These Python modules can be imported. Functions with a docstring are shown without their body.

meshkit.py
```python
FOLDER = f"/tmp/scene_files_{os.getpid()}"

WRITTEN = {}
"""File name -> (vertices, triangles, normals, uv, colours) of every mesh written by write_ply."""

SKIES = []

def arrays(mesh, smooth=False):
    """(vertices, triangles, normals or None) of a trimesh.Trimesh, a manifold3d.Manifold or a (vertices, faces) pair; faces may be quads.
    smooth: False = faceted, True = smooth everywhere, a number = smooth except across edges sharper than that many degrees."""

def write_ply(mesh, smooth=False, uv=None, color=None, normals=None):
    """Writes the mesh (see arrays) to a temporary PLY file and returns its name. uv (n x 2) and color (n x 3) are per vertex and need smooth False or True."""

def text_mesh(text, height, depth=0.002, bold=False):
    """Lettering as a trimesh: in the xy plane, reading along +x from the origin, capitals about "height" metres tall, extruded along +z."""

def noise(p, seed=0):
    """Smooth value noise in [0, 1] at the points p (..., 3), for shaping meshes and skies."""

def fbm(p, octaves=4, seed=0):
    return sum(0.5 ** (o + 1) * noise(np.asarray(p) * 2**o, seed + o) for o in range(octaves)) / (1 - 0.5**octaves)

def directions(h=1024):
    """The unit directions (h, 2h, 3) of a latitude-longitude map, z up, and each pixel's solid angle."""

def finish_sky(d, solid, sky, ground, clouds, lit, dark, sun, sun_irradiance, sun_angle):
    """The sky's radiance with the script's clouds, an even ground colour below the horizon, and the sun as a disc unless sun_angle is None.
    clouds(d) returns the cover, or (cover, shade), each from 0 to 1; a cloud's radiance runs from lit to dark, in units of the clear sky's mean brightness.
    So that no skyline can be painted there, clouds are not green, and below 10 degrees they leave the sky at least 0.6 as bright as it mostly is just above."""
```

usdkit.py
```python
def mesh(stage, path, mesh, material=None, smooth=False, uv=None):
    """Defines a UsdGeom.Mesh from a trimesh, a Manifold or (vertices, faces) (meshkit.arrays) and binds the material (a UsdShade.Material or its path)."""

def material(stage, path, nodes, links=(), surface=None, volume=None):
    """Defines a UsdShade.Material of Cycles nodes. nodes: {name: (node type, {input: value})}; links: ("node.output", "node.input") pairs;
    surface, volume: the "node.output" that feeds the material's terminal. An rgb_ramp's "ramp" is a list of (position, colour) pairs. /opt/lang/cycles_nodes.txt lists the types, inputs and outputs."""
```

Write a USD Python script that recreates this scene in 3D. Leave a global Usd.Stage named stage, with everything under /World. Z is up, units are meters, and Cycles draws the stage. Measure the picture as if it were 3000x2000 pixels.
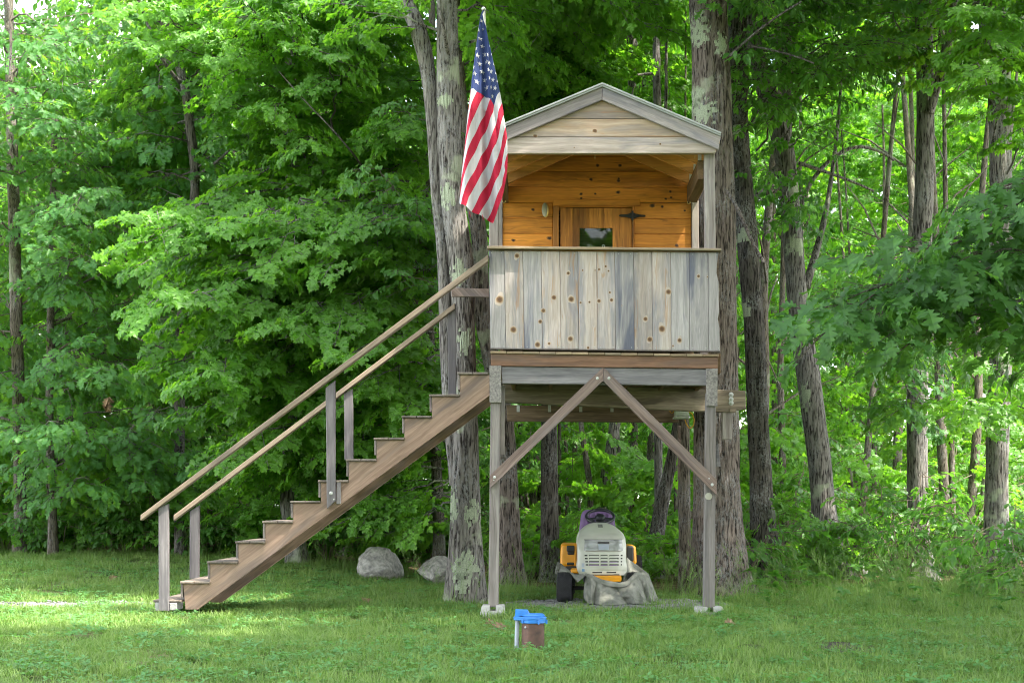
import math, random
import numpy as np, trimesh, usdkit, meshkit
from scipy.spatial.transform import Rotation as Rot
from shapely.geometry import Polygon, Point, LineString
from pxr import Usd, UsdGeom, UsdLux, UsdShade, Gf, Sdf, Vt

stage = Usd.Stage.CreateInMemory()
UsdGeom.SetStageUpAxis(stage, 'Z')
UsdGeom.SetStageMetersPerUnit(stage, 1.0)
world = UsdGeom.Xform.Define(stage, '/World')
stage.SetDefaultPrim(world.GetPrim())

# ------------------------------------------------------------------ camera, sky, sun
EYE, F, U0, V0 = 1.0, 4200.0, 1608.0, 1480.0        # eye height; lens in pixels of the 3000 px photograph; principal point
cam = UsdGeom.Camera.Define(stage, '/World/camera')
cam.CreateProjectionAttr('perspective')
cam.CreateHorizontalApertureAttr(36.0)
cam.CreateVerticalApertureAttr(24.0)
cam.CreateFocalLengthAttr(F / 3000 * 36.0)
cam.CreateHorizontalApertureOffsetAttr((1500 - U0) / 3000 * 36.0)
cam.CreateVerticalApertureOffsetAttr((V0 - 1000) / 3000 * 36.0)
cam.CreateClippingRangeAttr(Gf.Vec2f(0.05, 2000.0))
cam.AddTranslateOp().Set(Gf.Vec3d(0, 0, EYE))
cam.AddRotateXOp().Set(90.0)
cam.CreateExposureAttr(2.95)

SUN = np.array([0.50, -0.22, 1.0]); SUN /= np.linalg.norm(SUN)
SUN_EL, SUN_ROT = math.asin(SUN[2]), math.atan2(SUN[0], SUN[1])
usdkit.material(stage, '/World/Looks/sky_look', {
    'sky': ('sky_texture', {'sky_type': 'single_scattering', 'sun_disc': False, 'sun_elevation': SUN_EL, 'sun_rotation': SUN_ROT, 'altitude': 100.0, 'air_density': 1.0, 'aerosol_density': 2.0, 'ozone_density': 1.0}),
    'tc': ('texture_coordinate', {}), 'n': ('noise_texture', {'scale': 2.6, 'detail': 6.0, 'roughness': .6}), 'cr': ('rgb_ramp', {'ramp': [(.36, (.25, .25, .25)), (.58, (.9, .9, .9))]}),
    'bw': ('rgb_to_bw', {}), 'k': ('math', {'math_type': 'multiply', 'value2': 1.15}), 'w': ('combine_color', {}), 'wm': ('mix', {'mix_type': 'multiply', 'fac': 1.0, 'color2': (1.0, .985, .95)}), 'mx': ('mix', {}),
    'bg': ('background_shader', {'strength': 0.15})},
    [('tc.generated', 'n.vector'), ('n.fac', 'cr.fac'), ('sky.color', 'bw.color'), ('bw.val', 'k.value1'), ('k.value', 'w.r'), ('k.value', 'w.g'), ('k.value', 'w.b'), ('w.color', 'wm.color1'),
     ('cr.color', 'mx.fac'), ('sky.color', 'mx.color1'), ('wm.color', 'mx.color2'), ('mx.color', 'bg.color')], surface='bg.background')
dome = UsdLux.DomeLight.Define(stage, '/World/sky')
UsdShade.MaterialBindingAPI.Apply(dome.GetPrim()).Bind(UsdShade.Material.Get(stage, '/World/Looks/sky_look'))
dome.GetPrim().SetCustomDataByKey('kind', 'structure')
sun = UsdLux.DistantLight.Define(stage, '/World/sun')
sun.CreateIntensityAttr(0.6); sun.CreateAngleAttr(0.53); sun.CreateNormalizeAttr(True)
sun.CreateColorAttr(Gf.Vec3f(1.0, 0.94, 0.84))
_z = SUN; _x = np.cross([0, 0, 1.0], _z); _x /= np.linalg.norm(_x); _y = np.cross(_z, _x)
sun.AddTransformOp().Set(Gf.Matrix4d(*_x, 0, *_y, 0, *_z, 0, 0, 0, 20, 1))

# ------------------------------------------------------------------ helpers
rng = np.random.default_rng(7)
COUNT = {}
def numbered(path):
    n = COUNT.get(path, 0); COUNT[path] = n + 1
    return path if n == 0 else f'{path}_{n:03d}'
def tag(prim, label=None, cat=None, group=None, kind=None):
    for k, v in (('label', label), ('category', cat), ('group', group), ('kind', kind)):
        if v: prim.SetCustomDataByKey(k, v)
    return prim
class Thing:
    """an Xform at the thing's base; parts are given in world coordinates"""
    def __init__(self, name, label, cat, base=(0, 0, 0), group=None):
        self.path = numbered('/World/' + name); self.base = np.asarray(base, float)
        x = UsdGeom.Xform.Define(stage, self.path); x.AddTranslateOp().Set(Gf.Vec3d(*map(float, base)))
        self.prim = x.GetPrim(); tag(self.prim, label, cat, group)
    def part(self, name, mesh, mat, smooth=False, under=None, label=None, kind=None):
        v, f, n = meshkit.arrays(mesh, smooth)
        path = numbered((under or self.path) + '/' + name)
        put(path, v - self.base, f, n, mat)
        tag(stage.GetPrimAtPath(path), label, kind=kind)
        return path
def put(path, v, f, n, mat):
    m = UsdGeom.Mesh.Define(stage, path)
    m.CreatePointsAttr(Vt.Vec3fArray.FromNumpy(np.ascontiguousarray(v, np.float32)))
    m.CreateFaceVertexCountsAttr(Vt.IntArray.FromNumpy(np.full(len(f), 3, np.int32)))
    m.CreateFaceVertexIndicesAttr(Vt.IntArray.FromNumpy(np.ascontiguousarray(f, np.int32).ravel()))
    m.CreateSubdivisionSchemeAttr('none')
    if n is not None:
        m.CreateNormalsAttr(Vt.Vec3fArray.FromNumpy(np.ascontiguousarray(n, np.float32))); m.SetNormalsInterpolation('vertex')
    UsdShade.MaterialBindingAPI.Apply(m.GetPrim()).Bind(UsdShade.Material.Get(stage, '/World/Looks/' + mat))
    return m
def single(name, mesh, mat, label=None, cat=None, group=None, kind=None, smooth=False):
    v, f, n = meshkit.arrays(mesh, smooth)
    path = numbered('/World/' + name); put(path, v, f, n, mat)
    return tag(stage.GetPrimAtPath(path), label, cat, group, kind)

def P(u, v, Y):
    """the point at distance Y seen at pixel (u, v) of the photograph"""
    return np.array([(u - U0) / F * Y, Y, EYE + (V0 - v) / F * Y])
def gz(x, y):
    """height of the ground: level, rising gently to the left at the back"""
    x, y = np.asarray(x, float), np.asarray(y, float)
    t = np.clip((y - 14) / 7, 0, 1); t = t * t * (3 - 2 * t)
    s = np.clip((-1.0 - x) / 3, 0, 1); s = s * s * (3 - 2 * s)
    return 0.30 * t * s + 0.02 * (meshkit.noise(np.stack([x * .8, y * .8, x * 0], -1), 3) - .5)

def join(ms):
    ms = [meshkit.arrays(m)[:2] for m in ms]
    off = np.cumsum([0] + [len(m[0]) for m in ms])
    return np.vstack([m[0] for m in ms]), np.vstack([m[1] + o for m, o in zip(ms, off)])
def prism(poly, Y0, Y1, ch=0.003, Yref=None, world_xz=False):
    """polygon of photo pixels standing at distance Y0, its front edges chamfered, reaching back to Y1"""
    pts = np.asarray(poly, float)
    if not world_xz:
        yr = Yref or Y0
        pts = np.stack([(pts[:, 0] - U0) / F * yr, EYE + (V0 - pts[:, 1]) / F * yr], 1)
    area = 0.5 * np.sum(pts[:, 0] * np.roll(pts[:, 1], -1) - np.roll(pts[:, 0], -1) * pts[:, 1])
    if area < 0: pts = pts[::-1]
    e = np.roll(pts, -1, 0) - pts; e /= np.linalg.norm(e, axis=1, keepdims=True)
    nrm = np.stack([-e[:, 1], e[:, 0]], 1); pn = np.roll(nrm, 1, 0)
    bis = nrm + pn; bis /= np.maximum((bis * nrm).sum(1, keepdims=True), .3)
    inner = pts + bis * ch
    n = len(pts)
    v = np.vstack([np.c_[inner[:, 0], np.full(n, Y0), inner[:, 1]], np.c_[pts[:, 0], np.full(n, Y0 + ch), pts[:, 1]], np.c_[pts[:, 0], np.full(n, Y1), pts[:, 1]]])
    import mapbox_earcut as ec
    cap = ec.triangulate_float64(pts, np.array([n], np.uint32)).reshape(-1, 3)
    a, b, c = pts[cap[:, 0]], pts[cap[:, 1]], pts[cap[:, 2]]
    flip = ((b - a)[:, 0] * (c - a)[:, 1] - (b - a)[:, 1] * (c - a)[:, 0]) < 0
    cap[flip] = cap[flip][:, ::-1]
    fs = [cap, cap[:, ::-1] + 2 * n]
    for k in range(n):
        j = (k + 1) % n
        for r in (0, 1):
            A, B, C, D = r * n + k, r * n + j, (r + 1) * n + j, (r + 1) * n + k
            fs.append([[A, C, B], [A, D, C]])
    return v, np.vstack(fs)
def box(x0, x1, y0, y1, z0, z1, ch=0.004):
    p = []
    for sx, x in ((1, x0), (-1, x1)):
        for sy, y in ((1, y0), (-1, y1)):
            for sz, z in ((1, z0), (-1, z1)):
                p += [(x + sx * ch, y + sy * ch, z), (x + sx * ch, y, z + sz * ch), (x, y + sy * ch, z + sz * ch)]
    return trimesh.convex.convex_hull(np.array(p))
def bar(p0, p1, w, h, ch=0.003, up=(0, 0, 1)):
    """a square timber from p0 to p1, w across, h along up"""
    p0, p1 = np.asarray(p0, float), np.asarray(p1, float); d = p1 - p0; L = np.linalg.norm(d); d /= L
    s = np.cross(up, d); s /= np.linalg.norm(s); t = np.cross(d, s)
    m = box(-w / 2, w / 2, -h / 2, h / 2, 0, L, ch); M = np.eye(4); M[:3, 0], M[:3, 1], M[:3, 2], M[:3, 3] = s, t, d, p0
    return m.apply_transform(M)
def cyl(p0, p1, r0, r1=None, n=16, cap=True):
    r1 = r0 if r1 is None else r1
    return tube([p0, p1], [r0, r1], n, cap)
def tube(pts, radii, n=8, cap=True, uprow=None):
    pts = np.asarray(pts, float); radii = np.asarray(radii, float); k = len(pts)
    d = np.gradient(pts, axis=0); d /= np.maximum(np.linalg.norm(d, axis=1, keepdims=True), 1e-9)
    ref = np.array([0.13, 1.0, 0.07]) if abs(d[0][1]) < .9 else np.array([1.0, 0, 0.1])
    s = np.cross(ref, d); s /= np.linalg.norm(s, axis=1, keepdims=True); t = np.cross(d, s)
    a = np.arange(n) / n * 2 * np.pi
    r = radii[:, None] if radii.ndim == 1 else radii
    v = pts[:, None] + r[..., None] * (np.cos(a)[None, :, None] * s[:, None] + np.sin(a)[None, :, None] * t[:, None])
    v = v.reshape(-1, 3)
    i, j = np.meshgrid(np.arange(k - 1), np.arange(n), indexing='ij'); j2 = (j + 1) % n
    A, B, C, D = i * n + j, i * n + j2, (i + 1) * n + j2, (i + 1) * n + j
    f = np.concatenate([np.stack([A, B, C], -1).reshape(-1, 3), np.stack([A, C, D], -1).reshape(-1, 3)])
    if cap:
        v = np.vstack([v, pts[0], pts[-1]]); jj = np.arange(n); j2 = (jj + 1) % n
        f = np.vstack([f, np.stack([jj * 0 + k * n, j2, jj], 1), np.stack([jj * 0 + k * n + 1, (k - 1) * n + jj, (k - 1) * n + j2], 1)])
    return v, f
def lathe(profile, c, n=32):
    """profile: (radius, z) pairs, bottom to top, about the vertical through c"""
    pr = np.asarray(profile, float); k = len(pr); a = np.arange(n) / n * 2 * np.pi
    v = np.stack([c[0] + pr[:, :1] * np.cos(a), c[1] + pr[:, :1] * np.sin(a), np.repeat(pr[:, 1:], n, 1) + c[2]], -1).reshape(-1, 3)
    i, j = np.meshgrid(np.arange(k - 1), np.arange(n), indexing='ij'); j2 = (j + 1) % n
    A, B, C, D = i * n + j, i * n + j2, (i + 1) * n + j2, (i + 1) * n + j
    f = np.concatenate([np.stack([A, B, C], -1).reshape(-1, 3), np.stack([A, C, D], -1).reshape(-1, 3)])
    v = np.vstack([v, [c[0], c[1], c[2] + pr[0, 1]], [c[0], c[1], c[2] + pr[-1, 1]]]); jj = np.arange(n); j2 = (jj + 1) % n
    return v, np.vstack([f, np.stack([jj * 0 + k * n, j2, jj], 1), np.stack([jj * 0 + k * n + 1, (k - 1) * n + jj, (k - 1) * n + j2], 1)])
def disc(c, r, thick, axis, n=12):
    c, axis = np.asarray(c, float), np.asarray(axis, float)
    return tube([c, c + axis * thick * .7, c + axis * thick], [r, r, r * .75], n)

# ------------------------------------------------------------------ materials
def look(name, nodes, links, surface='p.BSDF'):
    usdkit.material(stage, '/World/Looks/' + name, nodes, links, surface=surface)
def plain(name, color, rough=0.6, metal=0.0, var=0.18, scale=9.0, bump=0.15, spec=0.5, dark=None):
    c = np.array(color); d = c * (1 - var) if dark is None else np.array(dark)
    look(name, {'g': ('geometry', {}), 'n': ('noise_texture', {'scale': scale, 'detail': 5.0, 'roughness': 0.6}),
                'r': ('rgb_ramp', {'ramp': [(0.3, d), (0.65, np.minimum(c * (1 + var * .5), 1))]}),
                'n2': ('noise_texture', {'scale': scale * 9, 'detail': 3.0}), 'b': ('bump', {'strength': bump, 'distance': 0.004}),
                'p': ('principled_bsdf', {'roughness': rough, 'metallic': metal, 'specular_ior_level': spec})},
         [('g.position', 'n.vector'), ('g.position', 'n2.vector'), ('n.fac', 'r.fac'), ('r.color', 'p.base_color'), ('n2.fac', 'b.height'), ('b.normal', 'p.normal')])
def wood(name, axis, light, dark, stain, stain_amt=0.5, freq=38.0, rough=0.75, spot=None, var=0.30, streak=None, streak_amt=.5):
    """weathered wood, grain along axis ('x', 'y', 'z' or an angle in the xz plane)"""
    rot, sc = (0, 0, 0), {'x': (.035, 1, 1), 'y': (1, .035, 1), 'z': (1, 1, .035)}.get(axis, (.035, 1, 1))
    if not isinstance(axis, str): rot = (0, axis, 0)
    light, dark, stain = np.array(light), np.array(dark), np.array(stain)
    low = tuple(np.where(np.array(sc) < .5, 0.9, 7.0))
    lo2 = tuple(np.where(np.array(sc) < .5, 1.6, 26.0)); streak = light if streak is None else streak; streak_amt = 0.0 if streak is light else streak_amt
    look(name, {
        'ms': ('mapping', {'scale': lo2, 'location': (3.1, 7.7, 1.3)}), 'ns': ('noise_texture', {'scale': 1.0, 'detail': 3.0, 'roughness': .6, 'distortion': .8}), 'rs': ('rgb_ramp', {'ramp': [(.60, (0, 0, 0)), (.66, (1, 1, 1))]}), 'ss': ('math', {'math_type': 'multiply', 'value2': streak_amt}), 'mst': ('mix', {'color2': streak}),
        'g': ('geometry', {}), 'o': ('object_info', {}), 'k': ('combine_xyz', {'y': 0.0}), 'm20': ('math', {'math_type': 'multiply', 'value2': 37.0}),
        'rot': ('mapping', {'rotation': rot}), 'add': ('vector_math', {'math_type': 'add'}),
        'warp': ('noise_texture', {'scale': 2.2, 'detail': 2.0}), 'wsc': ('vector_math', {'math_type': 'multiply', 'vector2': (.05, .05, .05)}), 'add2': ('vector_math', {'math_type': 'add'}),
        'mg': ('mapping', {'scale': sc}), 'ml': ('mapping', {'scale': low}),
        'n1': ('noise_texture', {'scale': freq, 'detail': 6.0, 'roughness': 0.68, 'distortion': 0.35}),
        'n3': ('noise_texture', {'scale': freq * 5, 'detail': 3.0, 'roughness': 0.6}),
        'n2': ('noise_texture', {'scale': 1.0, 'detail': 4.0, 'roughness': 0.62, 'distortion': 0.5}),
        'r1': ('rgb_ramp', {'ramp': [(0.30, dark), (0.48, (light + dark) / 2), (0.62, light), (0.8, np.minimum(light * 1.12, 1))]}),
        'r2': ('rgb_ramp', {'ramp': [(0.47, (0, 0, 0)), (0.62, (1, 1, 1))]}),
        'sf': ('math', {'math_type': 'multiply', 'value2': stain_amt}),
        'mx': ('mix', {'mix_type': 'mix', 'color2': stain}),
        'f3': ('map_range', {'from_min': .3, 'from_max': .7, 'to_min': .86, 'to_max': 1.1}),
        'fv': ('map_range', {'from_min': 0, 'from_max': 1, 'to_min': 1 - var, 'to_max': 1 + var * .6}),
        'mv': ('math', {'math_type': 'multiply'}), 'cv': ('combine_color', {}), 'mul': ('mix', {'mix_type': 'multiply', 'fac': 1.0}),
        'b': ('bump', {'strength': 0.55, 'distance': 0.003}), 'p': ('principled_bsdf', {'roughness': rough, 'specular_ior_level': 0.3})},
        [('o.random', 'm20.value1'), ('m20.value', 'k.x'), ('m20.value', 'k.z'), ('g.position', 'rot.vector'), ('rot.vector', 'add.vector1'), ('k.vector', 'add.vector2'),
         ('add.vector', 'warp.vector'), ('warp.color', 'wsc.vector1'), ('add.vector', 'add2.vector1'), ('wsc.vector', 'add2.vector2'),
         ('add2.vector', 'mg.vector'), ('add2.vector', 'ml.vector'), ('mg.vector', 'n1.vector'), ('mg.vector', 'n3.vector'), ('ml.vector', 'n2.vector'),
         ('n1.fac', 'r1.fac'), ('n2.fac', 'r2.fac'), ('r2.color', 'sf.value1'), ('sf.value', 'mx.fac'), ('r1.color', 'mx.color1'),
         ('n3.fac', 'f3.value'), ('o.random', 'fv.value'), ('f3.result', 'mv.value1'), ('fv.result', 'mv.value2'), ('mv.value', 'cv.r'), ('mv.value', 'cv.g'), ('mv.value', 'cv.b'),
         ('add2.vector', 'ms.vector'), ('ms.vector', 'ns.vector'), ('ns.fac', 'rs.fac'), ('rs.color', 'ss.value1'), ('ss.value', 'mst.fac'), ('mx.color', 'mst.color1'), ('mst.color', 'mul.color1'), ('cv.color', 'mul.color2'), ('mul.color', 'p.base_color'), ('n1.fac', 'b.height'), ('b.normal', 'p.normal')])
GREY_L, GREY_D, BLUE = (.56, .51, .44), (.36, .31, .25), (.22, .225, .24)
wood('pine_front', 'z', (.47, .41, .37), (.33, .265, .22), (.21, .205, .225), .8, var=.18, streak=(.36, .20, .09), streak_amt=.55)
wood('pine_front_grey', 'z', (.41, .38, .365), (.25, .23, .225), (.125, .13, .17), .95, var=.16)
wood('pine_gable', 'x', (.50, .385, .29), (.32, .21, .135), (.24, .215, .215), .6, streak=(.42, .21, .08), streak_amt=.5)
wood('pine_tie', 'x', (.46, .385, .34), (.28, .225, .19), (.17, .165, .195), .8)
wood('rake_right', math.atan2(-105, 268), (.34, .30, .29), (.20, .17, .165), (.13, .128, .155), .8)
wood('rake_left', math.atan2(105, 268), (.34, .30, .29), (.20, .17, .165), (.13, .128, .155), .8)
wood('post_wood', 'z', (.33, .295, .27), (.14, .118, .105), (.18, .17, .168), .55, freq=26)
wood('oak_beam', 'x', (.25, .235, .24), (.14, .13, .132), (.075, .073, .08), .7)
wood('rim_wood', 'x', (.36, .20, .125), (.18, .095, .055), (.13, .11, .105), .45)
wood('brace_left', math.atan2(1, 1.0), (.235, .175, .148), (.085, .058, .048), (.13, .118, .118), .55, freq=26)
wood('brace_right', -math.atan2(1, 1.0), (.25, .185, .152), (.085, .058, .048), (.13, .118, .118), .5, freq=26)
wood('dark_beam', 'x', (.22, .155, .10), (.09, .058, .035), (.05, .04, .032), .6)
wood('fresh_beam', 'x', (.31, .255, .185), (.16, .125, .085), (.06, .048, .036), .7)
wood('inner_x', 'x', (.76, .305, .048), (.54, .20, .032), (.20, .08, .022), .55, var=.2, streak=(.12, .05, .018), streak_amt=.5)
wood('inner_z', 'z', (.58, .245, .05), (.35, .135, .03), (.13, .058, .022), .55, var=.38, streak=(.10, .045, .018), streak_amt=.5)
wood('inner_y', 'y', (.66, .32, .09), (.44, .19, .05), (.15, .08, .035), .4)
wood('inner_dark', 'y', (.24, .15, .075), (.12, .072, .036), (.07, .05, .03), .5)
wood('rafter_wood', 'x', (.86, .42, .12), (.60, .27, .07), (.14, .08, .035), .4)
wood('stringer_wood', math.atan2(120, 160), (.40, .275, .20), (.22, .14, .098), (.13, .112, .108), .5, freq=34)
wood('tread_wood', 'y', (.22, .18, .145), (.115, .09, .07), (.09, .085, .08), .6)
wood('riser_wood', 'y', (.21, .175, .16), (.12, .10, .09), (.10, .09, .085), .5)
wood('rail_wood', math.atan2(120, 160), (.32, .25, .18), (.17, .125, .085), (.16, .14, .125), .5)
wood('stair_post', 'z', (.22, .20, .20), (.11, .098, .10), (.095, .09, .098), .6)
wood('cap_wood', 'x', (.36, .27, .17), (.18, .125, .075), (.22, .2, .16), .5)
plain('osb', (.24, .22, .20), .85, var=.5, scale=60, bump=.8, dark=(.11, .10, .095))
plain('concrete', (.36, .355, .33), .9, var=.25, scale=14, bump=.5)
plain('steel', (.5, .5, .5), .35, .9, var=.15)
plain('galvanized', (.52, .53, .50), .5, .55, var=.2, scale=30)
plain('black_iron', (.012, .012, .013), .5, .3)
plain('brass', (.6, .45, .16), .35, .8)
plain('roof_edge', (.30, .31, .30), .45, .35, var=.15, scale=5)
plain('shingle', (.06, .06, .065), .95, var=.4, scale=40, bump=.8)
plain('box_green', (.44, .48, .40), .5, var=.1)
plain('cord_yellow', (.62, .33, .02), .5)
plain('pale_disc', (.37, .36, .28), .45, var=.15)
plain('flag_red', (.37, .014, .04), .85, var=.12, scale=14, bump=.1, spec=.2)
plain('flag_white', (.41, .405, .42), .85, var=.06, scale=14, bump=.1, spec=.2)
plain('flag_blue', (.028, .045, .13), .85, var=.15, scale=14, bump=.1, spec=.2)
plain('pole_white', (.62, .60, .54), .5)
plain('rock', (.34, .32, .29), .9, var=.5, scale=16, bump=1.0, dark=(.13, .125, .12))
plain('dark_rock', (.13, .13, .12), .95, var=.5, scale=5, bump=.9)
plain('gravel_look', (.15, .142, .138), .95, var=.6, scale=50, bump=1.0)
plain('bare_soil', (.055, .042, .03), 1.0, var=.5, scale=25, bump=1.0)
plain('rust', (.115, .062, .044), .8, .1, var=.4, scale=16, bump=.5, dark=(.06, .038, .03))
plain('cap_blue', (.03, .185, .54), .38, var=.22, scale=10, bump=.1)
plain('conduit_grey', (.30, .33, .37), .55, var=.12)
plain('hood_cream', (.46, .46, .385), .32, var=.12, scale=6, bump=.03)
plain('mower_orange', (.72, .30, .01), .35, var=.15, scale=7, bump=.04)
plain('mower_black', (.017, .017, .018), .45, var=.2)
plain('tyre_rubber', (.022, .022, .024), .8, var=.4, scale=30, bump=.4)
plain('slot_dark', (.018, .016, .016), .9)
plain('seat_purple', (.19, .115, .25), .7, var=.2, scale=12, bump=.2)
plain('wheel_black', (.012, .013, .016), .35, var=.2)
plain('decal_blue', (.12, .22, .34), .5)
plain('canvas', (.20, .20, .17), .9, var=.25, scale=11, bump=.5, dark=(.115, .12, .098))
plain('dead_leaf', (.19, .12, .065), .8, var=.5, scale=20)
plain('stem_brown', (.15, .115, .085), .9, var=.3, scale=20)
plain('pebble', (.21, .205, .205), .9, var=.6, scale=4, dark=(.12, .12, .12))
# knots: rings about each knot's own centre
look('knot', {'t': ('texture_coordinate', {}), 'l': ('vector_math', {'math_type': 'length'}), 'n': ('noise_texture', {'scale': 60.0, 'detail': 3.0}), 'nm': ('math', {'math_type': 'multiply_add', 'value2': 0.010, 'value3': -0.005}),
              'a': ('math', {'math_type': 'add'}), 's': ('math', {'math_type': 'multiply', 'value2': 30.0}),
              'r': ('rgb_ramp', {'ramp': [(0, (.05, .028, .014)), (.25, (.12, .062, .028)), (.34, (.06, .032, .016)), (.46, (.19, .105, .05)), (.55, (.12, .066, .032)), (.64, (.24, .145, .075)), (.82, (.36, .27, .19)), (1, (.40, .335, .285))]}),
              'p': ('principled_bsdf', {'roughness': .8})},
     [('t.object', 'l.vector1'), ('t.object', 'n.vector'), ('n.fac', 'nm.value1'), ('l.value', 'a.value1'), ('nm.value', 'a.value2'), ('a.value', 's.value1'), ('s.value', 'r.fac'), ('r.color', 'p.base_color')])
look('knot_warm', {'t': ('texture_coordinate', {}), 'l': ('vector_math', {'math_type': 'length'}), 'n': ('noise_texture', {'scale': 60.0, 'detail': 3.0}), 'nm': ('math', {'math_type': 'multiply_add', 'value2': 0.014, 'value3': -0.007}),
              'a': ('math', {'math_type': 'add'}), 's': ('math', {'math_type': 'multiply', 'value2': 30.0}),
              'r': ('rgb_ramp', {'ramp': [(0, (.03, .015, .008)), (.4, (.06, .028, .012)), (.55, (.17, .07, .02)), (.8, (.36, .145, .03)), (1, (.56, .22, .037))]}), 'p': ('principled_bsdf', {'roughness': .8})},
     [('t.object', 'l.vector1'), ('t.object', 'n.vector'), ('n.fac', 'nm.value1'), ('l.value', 'a.value1'), ('nm.value', 'a.value2'), ('a.value', 's.value1'), ('s.value', 'r.fac'), ('r.color', 'p.base_color')])
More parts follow.
